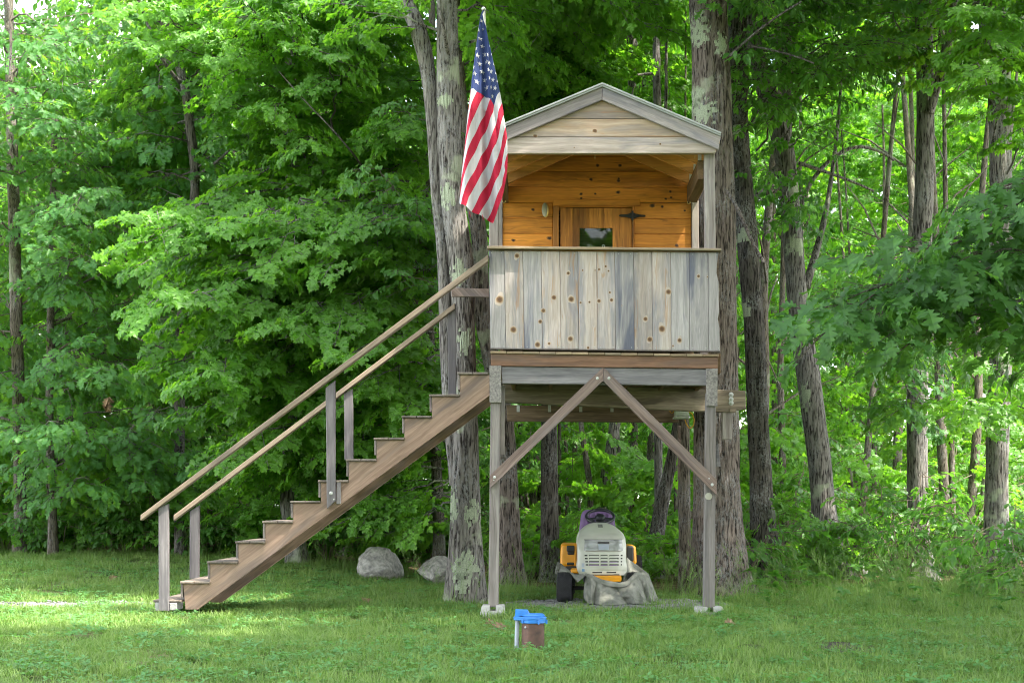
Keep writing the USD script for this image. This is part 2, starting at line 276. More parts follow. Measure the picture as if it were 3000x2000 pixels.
# glass of the little door window
look('pane_glass', {'f': ('fresnel', {'IOR': 1.5}), 't': ('transparent_bsdf', {'color': (.8, .82, .8)}), 'g': ('glossy_bsdf', {'roughness': .02, 'color': (.5, .52, .5)}),
                    'm': ('mix_closure', {})}, [('f.fac', 'm.fac'), ('t.BSDF', 'm.closure1'), ('g.BSDF', 'm.closure2')], surface='m.closure')
look('lens_glass', {'g': ('geometry', {}), 'w': ('wave_texture', {'scale': 26.0, 'bands_direction': 'z'}), 'b': ('bump', {'strength': .5, 'distance': .004}),
                    'p': ('principled_bsdf', {'base_color': (.30, .31, .29), 'roughness': .14, 'specular_ior_level': .8, 'metallic': .25})},
     [('g.position', 'w.vector'), ('w.fac', 'b.height'), ('b.normal', 'p.normal')])
def bark(name, ridge, groove, lichen=(.40, .43, .30), amount=.5, scale=1.0, pale=None):
    ridge, groove = np.array(ridge), np.array(groove)
    look(name, {'g': ('geometry', {}), 'm': ('mapping', {'scale': (1, 1, .13)}), 'm2': ('mapping', {'scale': (1, 1, .5)}),
                'v': ('noise_texture', {'scale': 46.0 * scale, 'detail': 4.0, 'roughness': .6, 'distortion': .5}),
                'fl': ('noise_texture', {'scale': 55.0 * scale, 'detail': 4.0, 'roughness': .7}),
                'r': ('rgb_ramp', {'ramp': [(.38, groove * .6), (.455, (ridge + groove) / 2.4), (.51, ridge), (.72, ridge * 1.35)]}),
                'pn': ('noise_texture', {'scale': 2.3, 'detail': 5.0, 'roughness': .65}), 'pr': ('rgb_ramp', {'ramp': [(.44, (0, 0, 0)), (.6, (1, 1, 1))]}),
                'fr': ('rgb_ramp', {'ramp': [(.47, (0, 0, 0)), (.56, (1, 1, 1))]}), 'pm': ('math', {'math_type': 'multiply'}), 'pa': ('math', {'math_type': 'multiply', 'value2': .62}),
                'x1': ('mix', {'color2': pale or (.27, .27, .27)}),
                'ln': ('noise_texture', {'scale': 1.7, 'detail': 6.0, 'roughness': .55}), 'lo': ('vector_math', {'math_type': 'add', 'vector2': (7, 3, 5)}),
                'lr': ('rgb_ramp', {'ramp': [(.60, (0, 0, 0)), (.64, (1, 1, 1))]}), 'lm': ('math', {'math_type': 'multiply'}), 'la': ('math', {'math_type': 'multiply', 'value2': amount}),
                'x2': ('mix', {'color2': lichen}), 'b': ('bump', {'strength': 1.0, 'distance': .035}), 'p': ('principled_bsdf', {'roughness': .95, 'specular_ior_level': .15})},
         [('g.position', 'm.vector'), ('g.position', 'm2.vector'), ('m.vector', 'v.vector'), ('m2.vector', 'fl.vector'), ('v.fac', 'r.fac'), ('g.position', 'pn.vector'), ('pn.fac', 'pr.fac'),
          ('fl.fac', 'fr.fac'), ('pr.color', 'pm.value1'), ('fr.color', 'pm.value2'), ('pm.value', 'pa.value1'), ('pa.value', 'x1.fac'), ('r.color', 'x1.color1'),
          ('g.position', 'lo.vector1'), ('lo.vector', 'ln.vector'), ('ln.fac', 'lr.fac'), ('lr.color', 'lm.value1'), ('fr.color', 'lm.value2'), ('lr.color', 'la.value1'), ('la.value', 'x2.fac'),
          ('x1.color', 'x2.color1'), ('x2.color', 'p.base_color'), ('v.fac', 'b.height'), ('b.normal', 'p.normal')])
bark('bark_grey', (.18, .165, .148), (.04, .033, .029), (.38, .42, .29), .6)
bark('bark_oak', (.15, .122, .104), (.034, .026, .021), (.36, .39, .27), .5)
bark('bark_dark', (.095, .084, .072), (.024, .02, .017), (.25, .27, .2), .35)
bark('bark_thin', (.15, .128, .10), (.062, .05, .038), (.34, .37, .27), .4, scale=1.6)
# leaves: reflecting on top, letting light through
def leaf_look(name, cols, thru, rough=.42, back=1.35, mixf=.42, spec=.45):
    ramp = [(i / (len(cols) - 1), c) for i, c in enumerate(cols)]
    rampt = [(i / (len(thru) - 1), c) for i, c in enumerate(thru)]
    look(name, {'g': ('geometry', {}), 'o': ('object_info', {}), 'h': ('math', {'math_type': 'multiply_add', 'value2': .55}), 'h2': ('math', {'math_type': 'multiply', 'value2': .45}),
                'r': ('rgb_ramp', {'ramp': ramp}), 'rt': ('rgb_ramp', {'ramp': rampt}),
                'mb': ('mix', {'mix_type': 'multiply', 'color2': (back, back * .96, back * 1.05)}),
                'p': ('principled_bsdf', {'roughness': rough, 'specular_ior_level': spec}), 't': ('translucent_bsdf', {}), 'm': ('mix_closure', {'fac': mixf})},
         [('g.random_per_island', 'h.value1'), ('o.random', 'h2.value1'), ('h2.value', 'h.value3'), ('h.value', 'r.fac'), ('h.value', 'rt.fac'), ('r.color', 'mb.color1'), ('g.backfacing', 'mb.fac'),
          ('mb.result' if False else 'mb.color', 'p.base_color'), ('rt.color', 't.color'), ('p.BSDF', 'm.closure1'), ('t.BSDF', 'm.closure2')], surface='m.closure')
leaf_look('maple_leaf', [(.08, .195, .026), (.108, .245, .034), (.145, .285, .044)], [(.22, .54, .02), (.30, .62, .03), (.42, .70, .05)], mixf=.5)
leaf_look('oak_leaf', [(.05, .145, .038), (.07, .18, .048), (.10, .22, .056)], [(.24, .53, .03), (.31, .60, .035), (.40, .66, .05)], rough=.46, mixf=.48, spec=.3)
leaf_look('oak_leaf_near', [(.044, .12, .028), (.058, .148, .034), (.08, .18, .042)], [(.13, .34, .03), (.18, .42, .035), (.26, .50, .05)], rough=.42, mixf=.42, spec=.35)
leaf_look('beech_leaf', [(.052, .145, .026), (.07, .18, .034), (.10, .225, .048)], [(.12, .35, .022), (.19, .45, .033), (.32, .58, .06)], rough=.45, mixf=.46)
leaf_look('grass_blade', [(.088, .155, .032), (.122, .20, .043), (.16, .235, .056), (.26, .27, .10), (.42, .35, .18)], [(.12, .26, .03), (.16, .32, .04), (.2, .34, .05), (.24, .32, .08), (.3, .28, .12)], rough=.5, mixf=.35)
leaf_look('clover_leaf', [(.085, .23, .065), (.12, .29, .085), (.16, .33, .10)], [(.12, .3, .04), (.16, .36, .05), (.2, .4, .06)], rough=.5, mixf=.35)
# ground
look('lawn_soil', {'g': ('geometry', {}), 'n': ('noise_texture', {'scale': 1.4, 'detail': 6.0, 'roughness': .6}), 'r': ('rgb_ramp', {'ramp': [(.3, (.045, .075, .02)), (.48, (.065, .10, .028)), (.62, (.15, .14, .07))]}),
                   'n2': ('noise_texture', {'scale': 60.0, 'detail': 4.0}), 'b': ('bump', {'strength': .8, 'distance': .02}), 'p': ('principled_bsdf', {'roughness': 1.0, 'specular_ior_level': .1})},
     [('g.position', 'n.vector'), ('g.position', 'n2.vector'), ('n.fac', 'r.fac'), ('r.color', 'p.base_color'), ('n2.fac', 'b.height'), ('b.normal', 'p.normal')])
look('litter', {'g': ('geometry', {}), 'v': ('voronoi_texture', {'scale': 16.0}), 'n': ('noise_texture', {'scale': 3.0, 'detail': 5.0}), 'x': ('mix', {'fac': .5}), 'r': ('rgb_ramp', {'ramp': [(.3, (.05, .034, .02)), (.55, (.12, .08, .048)), (.75, (.22, .155, .10))]}),
                'b': ('bump', {'strength': 1.0, 'distance': .03}), 'p': ('principled_bsdf', {'roughness': 1.0, 'specular_ior_level': .1})},
     [('g.position', 'v.vector'), ('g.position', 'n.vector'), ('v.color', 'x.color1'), ('n.color', 'x.color2'), ('x.color', 'r.fac'), ('r.color', 'p.base_color'), ('v.distance', 'b.height'), ('b.normal', 'p.normal')])

plain('lichen_pale', (.30, .335, .235), .95, var=.35, scale=90, bump=.9)

# ------------------------------------------------------------------ ground
def sheet(x0, x1, y0, y1, nx, ny, dz=0.0, mask=None):
    x, y = np.meshgrid(np.linspace(x0, x1, nx), np.linspace(y0, y1, ny), indexing='ij')
    v = np.stack([x, y, gz(x, y) + dz], -1).reshape(-1, 3)
    i, j = np.meshgrid(np.arange(nx - 1), np.arange(ny - 1), indexing='ij')
    A, B, C, D = i * ny + j, (i + 1) * ny + j, (i + 1) * ny + j + 1, i * ny + j + 1
    q = np.stack([A, B, C, D], -1).reshape(-1, 4)
    if mask is not None:
        c = v[q].mean(1); q = q[mask(c[:, 0], c[:, 1])]
    return v, np.vstack([q[:, [0, 1, 2]], q[:, [0, 2, 3]]])
gx = np.unique(np.concatenate([np.linspace(-900, -30, 12), np.linspace(-30, 30, 121), np.linspace(30, 900, 12)]))
gy = np.unique(np.concatenate([np.linspace(-900, -20, 12), np.linspace(-20, 60, 161), np.linspace(60, 1200, 14)]))
X, Yg = np.meshgrid(gx, gy, indexing='ij')
gv = np.stack([X, Yg, gz(X, Yg)], -1).reshape(-1, 3)
i, j = np.meshgrid(np.arange(len(gx) - 1), np.arange(len(gy) - 1), indexing='ij'); n_ = len(gy)
A, B, C, D = i * n_ + j, (i + 1) * n_ + j, (i + 1) * n_ + j + 1, i * n_ + j + 1
gf = np.concatenate([np.stack([A, B, C], -1).reshape(-1, 3), np.stack([A, C, D], -1).reshape(-1, 3)])
single('ground', (gv, gf), 'lawn_soil', 'green lawn soil running under the trees', 'ground', kind='structure', smooth=True)
def forest_edge(x):
    """distance at which the mown lawn ends and the wood begins"""
    x = np.asarray(x, float)
    return np.interp(x, [-12, -7, -4.5, -2.6, -1.4, -.6, .2, 2.2, 3.0, 4.5, 8], [22.5, 21.4, 20.2, 19.4, 18.0, 16.6, 15.9, 15.9, 16.6, 17.2, 17.6]) + .5 * (meshkit.noise(np.stack([x * 1.1, x * 0, x * 0], -1), 5) - .5)
single('forest_floor', sheet(-30, 30, 14, 60, 241, 185, .006, lambda x, y: y > forest_edge(x)), 'litter', 'brown leaf litter of the forest floor behind the treehouse', 'forest floor', kind='structure', smooth=True)
def in_path(x, y):
    return (x < -3.3) & (np.abs(y - 14.25 - .12 * np.sin(x * 1.3)) < .34 * np.clip((-3.0 - x) / 2.2, 0, 1))
def in_bay(x, y):
    return ((x - .62) / 1.25) ** 2 + ((y - 14.35) / .95) ** 2 < 1 + .25 * (meshkit.noise(np.stack([x * 3, y * 3, x * 0], -1), 9) - .5)
single('gravel_path', sheet(-12, -3, 13.6, 14.9, 181, 41, .008, in_path), 'gravel_look', 'strip of grey gravel path crossing the lawn to the foot of the stairs', 'path', kind='structure')
single('gravel_bay', sheet(-1.2, 2.6, 13.2, 15.6, 96, 62, .008, in_bay), 'gravel_look', 'grey gravel patch under the treehouse where the mower stands', 'gravel', kind='structure')
def in_dirt(x, y, k=1.0): return ((x - 2.06) / .2 / k) ** 2 + ((y - 9.95) / .36 / k) ** 2 < 1.2 + 2.4 * (meshkit.fbm(np.stack([x * 11, y * 7, x * 0], -1), 3, 4) - .5)
single('bare_dirt', sheet(1.7, 2.5, 9.4, 10.6, 60, 80, .012, in_dirt), 'bare_soil', 'small patch of bare dark soil in the lawn on the right', 'soil', kind='structure')

# ------------------------------------------------------------------ the treehouse
YF = 12.92; S = YF / F
fx = lambda u, Y=YF: (u - U0) / F * Y
fz = lambda v, Y=YF: EYE + (V0 - v) / F * Y
TH = Thing('treehouse', 'weathered wooden treehouse on posts with gabled porch roof and plank front', 'treehouse', (.48, 13.5, 0))
# front boards: left and right edge at the top, then at the bottom (pixels)
c2 = lambda x, y: (1350 + x / 2.6133, 700 + y / 2.6133)
tops = [213, 333, 474, 615, 757, 898, 1040, 1180, 1324, 1465, 1607, 1750, 1893, 1976]
bots = [228, 347, 487, 628, 768, 906, 1047, 1187, 1330, 1470, 1613, 1755, 1898, 1985]
panel = TH.path + '/front_panel'; UsdGeom.Xform.Define(stage, panel)
FB = []
for k in range(13):
    yt = 88 + 12 * k / 12; yb = 834 + 22 * k / 12 + rng.uniform(-2, 2)
    g = 1.0
    poly = [c2(tops[k] + g, yt), c2(tops[k + 1] - g, yt + 1), c2(bots[k + 1] - g, yb + 1), c2(bots[k] + g, yb)]
    if k == 12:    # waney edge of the last board
        poly = [c2(tops[k] + g, yt), c2(1974, yt), c2(1962, 190), c2(1958, 260), c2(1974, 330), c2(1978, 560), c2(1968, 610), c2(1980, 680), c2(1985, yb), c2(bots[k] + g, yb)]
    FB.append(TH.part('board', prism(poly, YF - .004 * (k % 2), YF + .019, .005), 'pine_front_grey' if k in (0, 2, 7, 10, 11, 12) else 'pine_front', under=panel))
# knots seen in the front boards: x, y, radius (zoomed pixels), board
KN = [(297, 463, 31, 0), (430, 129, 19, 1), (403, 694, 26, 1), (608, 632, 16, 2), (588, 808, 22, 2), (632, 548, 18, 3), (713, 448, 20, 3), (676, 800, 12, 3), (823, 262, 14, 4), (846, 461, 24, 4), (840, 764, 21, 4),
      (932, 240, 7, 5), (1028, 240, 6, 5), (917, 487, 9, 5), (985, 483, 9, 5), (975, 832, 11, 5), (1058, 233, 10, 6), (1109, 210, 10, 6), (1131, 245, 8, 6), (1141, 409, 9, 6), (1058, 474, 15, 6), (1154, 467, 14, 6), (1233, 509, 4, 7),
      (1414, 612, 18, 8), (1447, 768, 22, 8), (1590, 405, 22, 9), (1540, 688, 27, 9), (1675, 775, 18, 10), (1625, 818, 7, 10), (1820, 285, 13, 11), (1888, 290, 6, 11)]
def knot(under, u, v, r, Y, stretch=1.0, Yref=None, mat='knot'):
    """a knot standing a fraction of a millimetre proud of its board"""
    path = numbered(under + '/knot'); c = P(u, v, Yref or Y); c[1] = Y
    x = UsdGeom.Xform.Define(stage, path + '_at') if False else None
    a = np.arange(18) / 18 * 2 * np.pi; rr = 1.18 * r * S * (1 + .16 * np.sin(2 * a + u) + .10 * np.sin(3 * a + v) + .05 * np.sin(7 * a))
    ring = np.stack([np.cos(a) * rr, a * 0, np.sin(a) * rr * stretch], 1)
    vv = np.vstack([ring * [1, 0, 1] + [0, .0006, 0], ring * [.85, 0, .85] + [0, -.0008, 0], [[0, -.0008, 0]]]) / .028 * .028
    f = []
    for q in range(18):
        w = (q + 1) % 18; f += [[q, w, 18 + w], [q, 18 + w, 18 + q], [18 + q, 18 + w, 36]]
    m = put(path, vv * (.030 / (r * S)), np.array(f), None, mat)
    m.AddTranslateOp().Set(Gf.Vec3d(*map(float, c - TH.base))); m.AddScaleOp().Set(Gf.Vec3f(*(3 * [r * S / .030])))
for x, y, r, k in KN:
    u, v = c2(x, y); knot(FB[k], u, v, r / 2.6133, YF - .004 * (k % 2) - .0004, 1.0 + .5 * abs(math.sin(x * 1.7)))
TH.part('backing', prism([(1440, 735), (2106, 738), (2108, 1026), (1442, 1016)], YF + .0195, YF + .0225, .001, YF), 'dark_beam', under=panel)
# nails of the boards
for k in range(13):
    for fx_, yy in ((.18, 105), (.82, 105), (.15, 822), (.85, 822)):
        xx = (tops[k] + (tops[k + 1] - tops[k]) * fx_) if yy < 400 else (bots[k] + (bots[k + 1] - bots[k]) * fx_)
        u, v = c2(xx, yy + k * 1.2); c = P(u, v, YF); c[1] = YF - .004 * (k % 2) + .0005
        TH.part('nail_head', disc(c, .0035, .002, (0, -1, 0), 8), 'galvanized', under=FB[k])
# cap rail, floor ledge, rim, beam
TH.part('cap_rail', prism([(1428, 723), (2111, 730), (2111, 736.5), (1428, 730.5)], YF - .05, YF + .09, .004, YF), 'cap_wood')
TH.part('front_rail', box(fx(1440), fx(2100), YF + .024, YF + .06, fz(762), fz(732)), 'inner_x')
for k in range(14):
    ua, ub = 1437 + k * 47.9, 1437 + (k + 1) * 47.9 - 1.4
    TH.part('floor_board', box(fx(ua), fx(ub), YF - .006 - .004 * rng.random(), 16.7, fz(1035 + .7 * k), fz(1028 + .7 * k), .003), 'cap_wood')
TH.part('floor_trim', prism([(1437, 1019.5), (2110, 1028.5), (2110, 1031), (1437, 1023)], YF - .014, YF + .03, .002, YF), 'riser_wood')
TH.part('rim_joist', prism([(1438, 1030), (2103, 1038), (2103, 1078.5), (1438, 1070.5)], YF + .012, YF + .05, .003, YF), 'rim_wood')
TH.part('front_beam', prism([(1469, 1072), (2070, 1080), (2070, 1127.5), (1471, 1122)], YF + .03, YF + .12, .004, YF), 'oak_beam')
for poly in ([(1433.5, 1070.6), (1468, 1070.6), (1468.5, 1178.5), (1434.5, 1178)], [(2069, 1079), (2103, 1079), (2102, 1189), (2070, 1188.5)]):
    TH.part('post_plate', prism(poly, YF + .006, YF + .03, .002, YF), 'osb')
TH.part('post', prism([(1437, 1150), (1465.5, 1150), (1459.5, 1778), (1430, 1778)], YF + .032, YF + .125, .005, YF), 'post_wood')
TH.part('post', prism([(2070, 1150), (2099, 1150), (2095.5, 1780), (2062, 1780)], YF + .032, YF + .125, .005, YF), 'post_wood')
TH.part('post_doubler', prism([(1464, 1125), (1478, 1125), (1477, 1330), (1464, 1330)], YF + .13, YF + .19, .004, YF), 'post_wood')
# porch posts above the floor
TH.part('porch_post', prism([(1433, 585), (1459.5, 585), (1459.5, 735), (1432, 735)], YF + .022, YF + .11, .004, YF), 'post_wood')
TH.part('porch_post', prism([(1434, 445), (1460, 445), (1459.5, 585.3), (1433, 585.3)], YF + .022, YF + .11, .001, YF), 'post_wood')
TH.part('porch_post', prism([(2065, 446), (2095, 446), (2098, 732), (2067, 732)], YF + .022, YF + .11, .004, YF), 'post_wood')
TH.part('corner_stud', box(fx(1460.5), fx(1471), YF + .03, YF + .068, fz(735), fz(447)), 'post_wood')
# braces under the deck, with bolts
B1 = TH.part('brace', prism([(1767, 1075.5), (1766.5, 1116), (1434.5, 1430), (1435.5, 1392)], YF - .014, YF + .024, .004, YF), 'brace_left')
B2 = TH.part('brace', prism([(1768, 1075.5), (2099.5, 1404), (2098.5, 1450), (1767.5, 1116)], YF - .012, YF + .026, .004, YF), 'brace_right')
for b, pts in ((B1, [(1750, 1108), (1449, 1397), (1447, 1406)]), (B2, [(1784, 1108), (2086, 1419), (2077, 1401)])):
    for q, (u, v) in enumerate(pts):
        c = P(u, v, YF); c[1] = YF - .012
        r = .0135 if q == 0 or (q == 1) else .006
        TH.part('bolt', join([disc(c, r, .004, (0, -1, 0), 14), disc(c - [0, .003, 0], r * .55, .009, (0, -1, 0), 6)]), 'galvanized', under=b)
c = P(2077, 1453, YF); c[1] = YF + .033
TH.part('round_reflector', join([disc(c, .032, .012, (0, -1, 0), 20), disc(c - [0, .01, 0], .02, .006, (0, -1, 0), 16)]), 'pale_disc')
# bolted beam against the big tree, joists, back beam, hangers
YB = 15.02
BM = TH.part('bolted_beam', prism([(1474, 1118), (2184, 1144), (2186, 1197), (2158, 1201), (2150, 1207), (2020, 1203), (1474, 1177)], YB, YB + .14, .006), 'fresh_beam')
for v in (1156, 1169, 1180):
    c = P(2142, v, YB); TH.part('bolt', join([disc(c, .026, .005, (0, -1, 0), 14), disc(c - [0, .004, 0], .015, .02, (0, -1, 0), 6)]), 'steel', under=BM)
YJ = 16.6
TH.part('back_beam', prism([(1484, 1186), (1986, 1193), (1988, 1237), (1486, 1233)], YJ, YJ + .09, .004), 'dark_beam')
for k in range(6):
    x = fx(1470) + .06 + k * .382
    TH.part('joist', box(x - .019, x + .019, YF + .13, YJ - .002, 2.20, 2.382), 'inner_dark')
    if 1 <= k:
        c = np.array([fx(1350 + (440 + (k - 1) * 239) / 2.6133, YJ), YJ - .003, fz(700 + 1296 / 2.6133, YJ)])
        TH.part('joist_hanger', box(c[0] - .018, c[0] + .018, c[1] - .004, c[1], c[2] - .04, c[2] + .04, .001), 'galvanized')
TH.part('beam_block', prism([(2118, 1201), (2146, 1201), (2146, 1286), (2117, 1286)], YB + .02, YB + .13, .004, YB), 'post_wood')
TH.part('beam_block', prism([(2138, 1198), (2157, 1198), (2157, 1207), (2138, 1207)], YB - .01, YB + .06, .002, YB), 'fresh_beam')
TH.part('support_stud', prism([(1987, 1246), (1996, 1246), (1996, 1400), (1987, 1400)], 16.45, 16.54, .003), 'brace_right')
TH.part('support_stud', prism([(1998, 1251), (2008, 1251), (2008, 1420), (1998, 1420)], 16.47, 16.53, .003), 'dark_beam')
TH.part('tree_block', prism([(2099, 1300), (2104, 1300), (2111, 1366), (2099, 1366)], 15.2, 15.3, .003), 'oak_beam')
# porch back wall
YW = 14.06
c1 = lambda x, y: (1300 + x / 2.6133, 200 + y / 2.6133)
WALL = TH.path + '/back_wall'; UsdGeom.Xform.Define(stage, WALL)
rows = [(560, 673), (674, 789.5), (790.5, 909.5), (910.5, 1028.5), (1029.5, 1147.5), (1148.5, 1265.5), (1266.5, 1376.5), (1377.5, 1491.5), (1492.5, 1611.5), (1612.5, 1720)]
DL, DR = 836, 1459
for q, (ya, yb) in enumerate(rows):
    if q < 4:
        wl, wr = [(780, 1560), (600, 1730), (440, 1890), (440, 1896)][q]; ya, yb = ya + .6, yb - .6
        WB = TH.part('wall_board', prism([c1(wl, ya), c1(wr, ya), c1(wr, yb), c1(wl, yb)], YW, YW + .02, .006), 'inner_x', under=WALL)
    else:
        ya, yb = ya + .6, yb - .6
        TH.part('wall_board', prism([c1(450, ya), c1(DL, ya), c1(DL, yb), c1(450, yb)], YW, YW + .02, .006), 'inner_x', under=WALL)
        TH.part('wall_board', prism([c1(DR, ya + 3), c1(1895, ya + 3), c1(1895, yb + 3), c1(DR, yb + 3)], YW, YW + .02, .006), 'inner_x', under=WALL)
for xa, xb, ya in ((440, 840, 700), (1456, 1896, 700)):
    TH.part('backing', prism([c1(xa, ya), c1(xb, ya), c1(xb, 1720), c1(xa, 1720)], YW + .021, YW + .024, .001, YW), 'dark_beam', under=WALL)
TH.part('backing', prism([c1(600, 660), c1(1730, 660), c1(1730, 699), c1(600, 699)], YW + .021, YW + .024, .001, YW), 'dark_beam', under=WALL); TH.part('backing', prism([c1(840.5, 700), c1(1455.5, 700), c1(1455.5, 1010), c1(840.5, 1010)], YW + .021, YW + .024, .001, YW), 'dark_beam', under=WALL)
WKN = [(1128, 852, 14), (1338, 862, 15), (1340, 845, 10), (1178, 745, 14), (1052, 963, 12), (1160, 962, 9), (1335, 950, 16), (1052, 996, 10), (683, 1083, 13), (1597, 1052, 20), (1673, 1060, 12), (1845, 1090, 10), (533, 1317, 14), (810, 1300, 18), (1784, 1357, 16), (1735, 945, 12), (1700, 1000, 11), (1740, 990, 10), (1350, 745, 15)]
for x, y, r in WKN:
    u, v = c1(x, y); knot(WALL, u, v, r / 2.6133 * 1.25, YW - .0004, .62, None, 'knot_warm')
TH.part('corner_board', prism([c1(1898, 1024), c1(1950, 1020), c1(1953, 1400), c1(1899, 1400)], YW - .03, YW + .05, .003, YW), 'pine_front')
TH.part('corner_board', prism([c1(425, 1020), c1(449, 1024), c1(449, 1400), c1(425, 1400)], YW - .03, YW + .05, .003, YW), 'post_wood')
# door: frame, planks, window pane, hinge
DOOR = TH.path + '/door'; UsdGeom.Xform.Define(stage, DOOR)
TH.part('door_frame', prism([c1(836, 1009), c1(1503, 1012), c1(1503, 1058), c1(836, 1055)], YW - .024, YW + .01, .003, YW), 'inner_x', under=DOOR)
TH.part('door_frame', prism([c1(837, 1057), c1(880, 1057), c1(880, 1720), c1(837, 1720)], YW - .020, YW + .01, .003, YW), 'inner_z', under=DOOR)
TH.part('door_frame', prism([c1(1446, 1061), c1(1458, 1061), c1(1458, 1720), c1(1446, 1720)], YW - .016, YW + .01, .002, YW), 'inner_z', under=DOOR)
TH.part('door_frame', prism([c1(882, 1056.5), c1(1445, 1060), c1(1445, 1066), c1(882, 1062)], YW - .010, YW + .03, .001, YW), 'inner_x', under=DOOR)
for xa, xb, ya, yb in ((892, 988, 1068, 1720), (990, 1040, 1070, 1720), (1041, 1107, 1070, 1222), (1109, 1226, 1070, 1222), (1228, 1293, 1070, 1222), (1294, 1348, 1070, 1720), (1350, 1440, 1072, 1720), (1041, 1166, 1500, 1720), (1168, 1293, 1500, 1720)):
    TH.part('door_plank', prism([c1(xa, ya), c1(xb, ya), c1(xb, yb), c1(xa, yb)], YW + .002 + .002 * rng.random(), YW + .03, .002, YW), 'inner_z', under=DOOR)
TH.part('window_pane', prism([c1(1040, 1223), c1(1294, 1223), c1(1294, 1500), c1(1040, 1500)], YW + .012, YW + .016, .0005, YW), 'pane_glass', under=DOOR)
hs = [c1(*p) for p in ((1340, 1128), (1352, 1123), (1395, 1122), (1420, 1116), (1430, 1110), (1445, 1109), (1458, 1112), (1468, 1117), (1495, 1123), (1535, 1127), (1546, 1133), (1538, 1140), (1495, 1142), (1470, 1148), (1455, 1155), (1440, 1155), (1425, 1150), (1400, 1143), (1352, 1139), (1342, 1135))]
HG = TH.part('hinge', prism(hs, YW - .026, YW - .014, .0015, YW), 'black_iron', under=DOOR)
u, v = c1(1444, 1132); c = P(u, v, YW)
TH.part('hinge', cyl(c + [0, -.03, -.045], c + [0, -.03, .045], .009, n=10), 'black_iron', under=DOOR)
u, v = c1(1222, 1362); c = P(u, v, YW); c[1] = YW - .005
a = np.linspace(0, 2 * np.pi, 13)
TH.part('ring_pull', tube(np.stack([c[0] + .012 * np.cos(a), c[1] + 0 * a, c[2] + .012 * np.sin(a)], 1), np.full(13, .0025), 6), 'steel', under=DOOR)
# side and rear walls of the cabin
zt = fz(1300 and 592, YW)
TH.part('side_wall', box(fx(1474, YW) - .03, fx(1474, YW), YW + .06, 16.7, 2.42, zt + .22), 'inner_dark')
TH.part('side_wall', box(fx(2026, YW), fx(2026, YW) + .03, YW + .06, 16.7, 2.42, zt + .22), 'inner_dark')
TH.part('rear_wall', prism([(fx(1474, YW), 2.42), (fx(2026, YW), 2.42), (fx(2026, YW), zt + .2), (fx(1750, YW), zt + .66), (fx(1474, YW), zt + .2)], 16.66, 16.69, .003, world_xz=True), 'dark_beam')
TH.part('side_panel', box(fx(2090), fx(2100), YF + .12, YW, 2.42, fz(735)), 'pine_front')
# roof: rakes, gable boards, tie, rafters, sheathing, covering
YR = YF - .09
RK1 = TH.part('rake_board', prism([c1(1213, 141), c1(1212, 241), c1(330, 612), c1(318, 520)], YR, YR + .035, .003), 'rake_left')
RK2 = TH.part('rake_board', prism([c1(1216, 141), c1(2121, 521), c1(2104, 621), c1(1214, 241)], YR, YR + .035, .003), 'rake_right')
for a_, b_ in (((1215, 108), (300, 486)), ((1215, 108), (2126, 490))):
    sg = 1 if b_[0] > 1215 else -1
    TH.part('drip_edge', prism([c1(a_[0], a_[1]), c1(b_[0], b_[1]), c1(b_[0] - sg * 4, b_[1] + 13), c1(a_[0], a_[1] + 15)], YR - .030, YR + .06, .002), 'roof_edge')
    TH.part('drip_edge', prism([c1(a_[0], a_[1] + 15), c1(b_[0] - sg * 4, b_[1] + 13), c1(b_[0] - sg * 7, b_[1] + 28), c1(a_[0], a_[1] + 31)], YR - .020, YR + .04, .002), 'roof_edge')
GB = TH.path + '/gable'; UsdGeom.Xform.Define(stage, GB)
TH.part('gable_board', prism([c1(1213, 236), c1(1550, 378), c1(880, 378)], YR + .036, YR + .058, .003, YR), 'pine_gable', under=GB)
G2 = TH.part('gable_board', prism([c1(876, 381), c1(1556, 381), c1(1880, 517), c1(552, 517)], YR + .038, YR + .058, .003, YR), 'pine_gable', under=GB)
u, v = c1(1158, 472); knot(G2, u, v, 8, YR + .0376, .6, YR)
u, v = c1(700, 510); knot(G2, u, v, 7, YR + .0376, .5, YR)
TB = TH.part('tie_board', prism([c1(360, 522), c1(1885, 520), c1(2085, 612), c1(2085, 640), c1(340, 645)], YR + .037, YR + .072, .003, YR), 'pine_tie')
u, v = c1(1660, 573); knot(TB, u, v, 3.4, YR + .0366, .8, YR); u, v = c1(1000, 600); knot(TB, u, v, 2, YR + .0366, 1, YR)
TH.part('header', box(fx(1432), fx(2098), YR + .075, YF + .11, fz(446) + .002, fz(446) + .13), 'cap_wood')
rz, rx = fz(c1(0, 141)[1], YR), fx(c1(1215, 0)[0], YR)
ez, exr = fz(c1(0, 521)[1], YR), fx(c1(2121, 0)[0], YR)
slope = (rz - ez) / (exr - rx); half = exr - rx
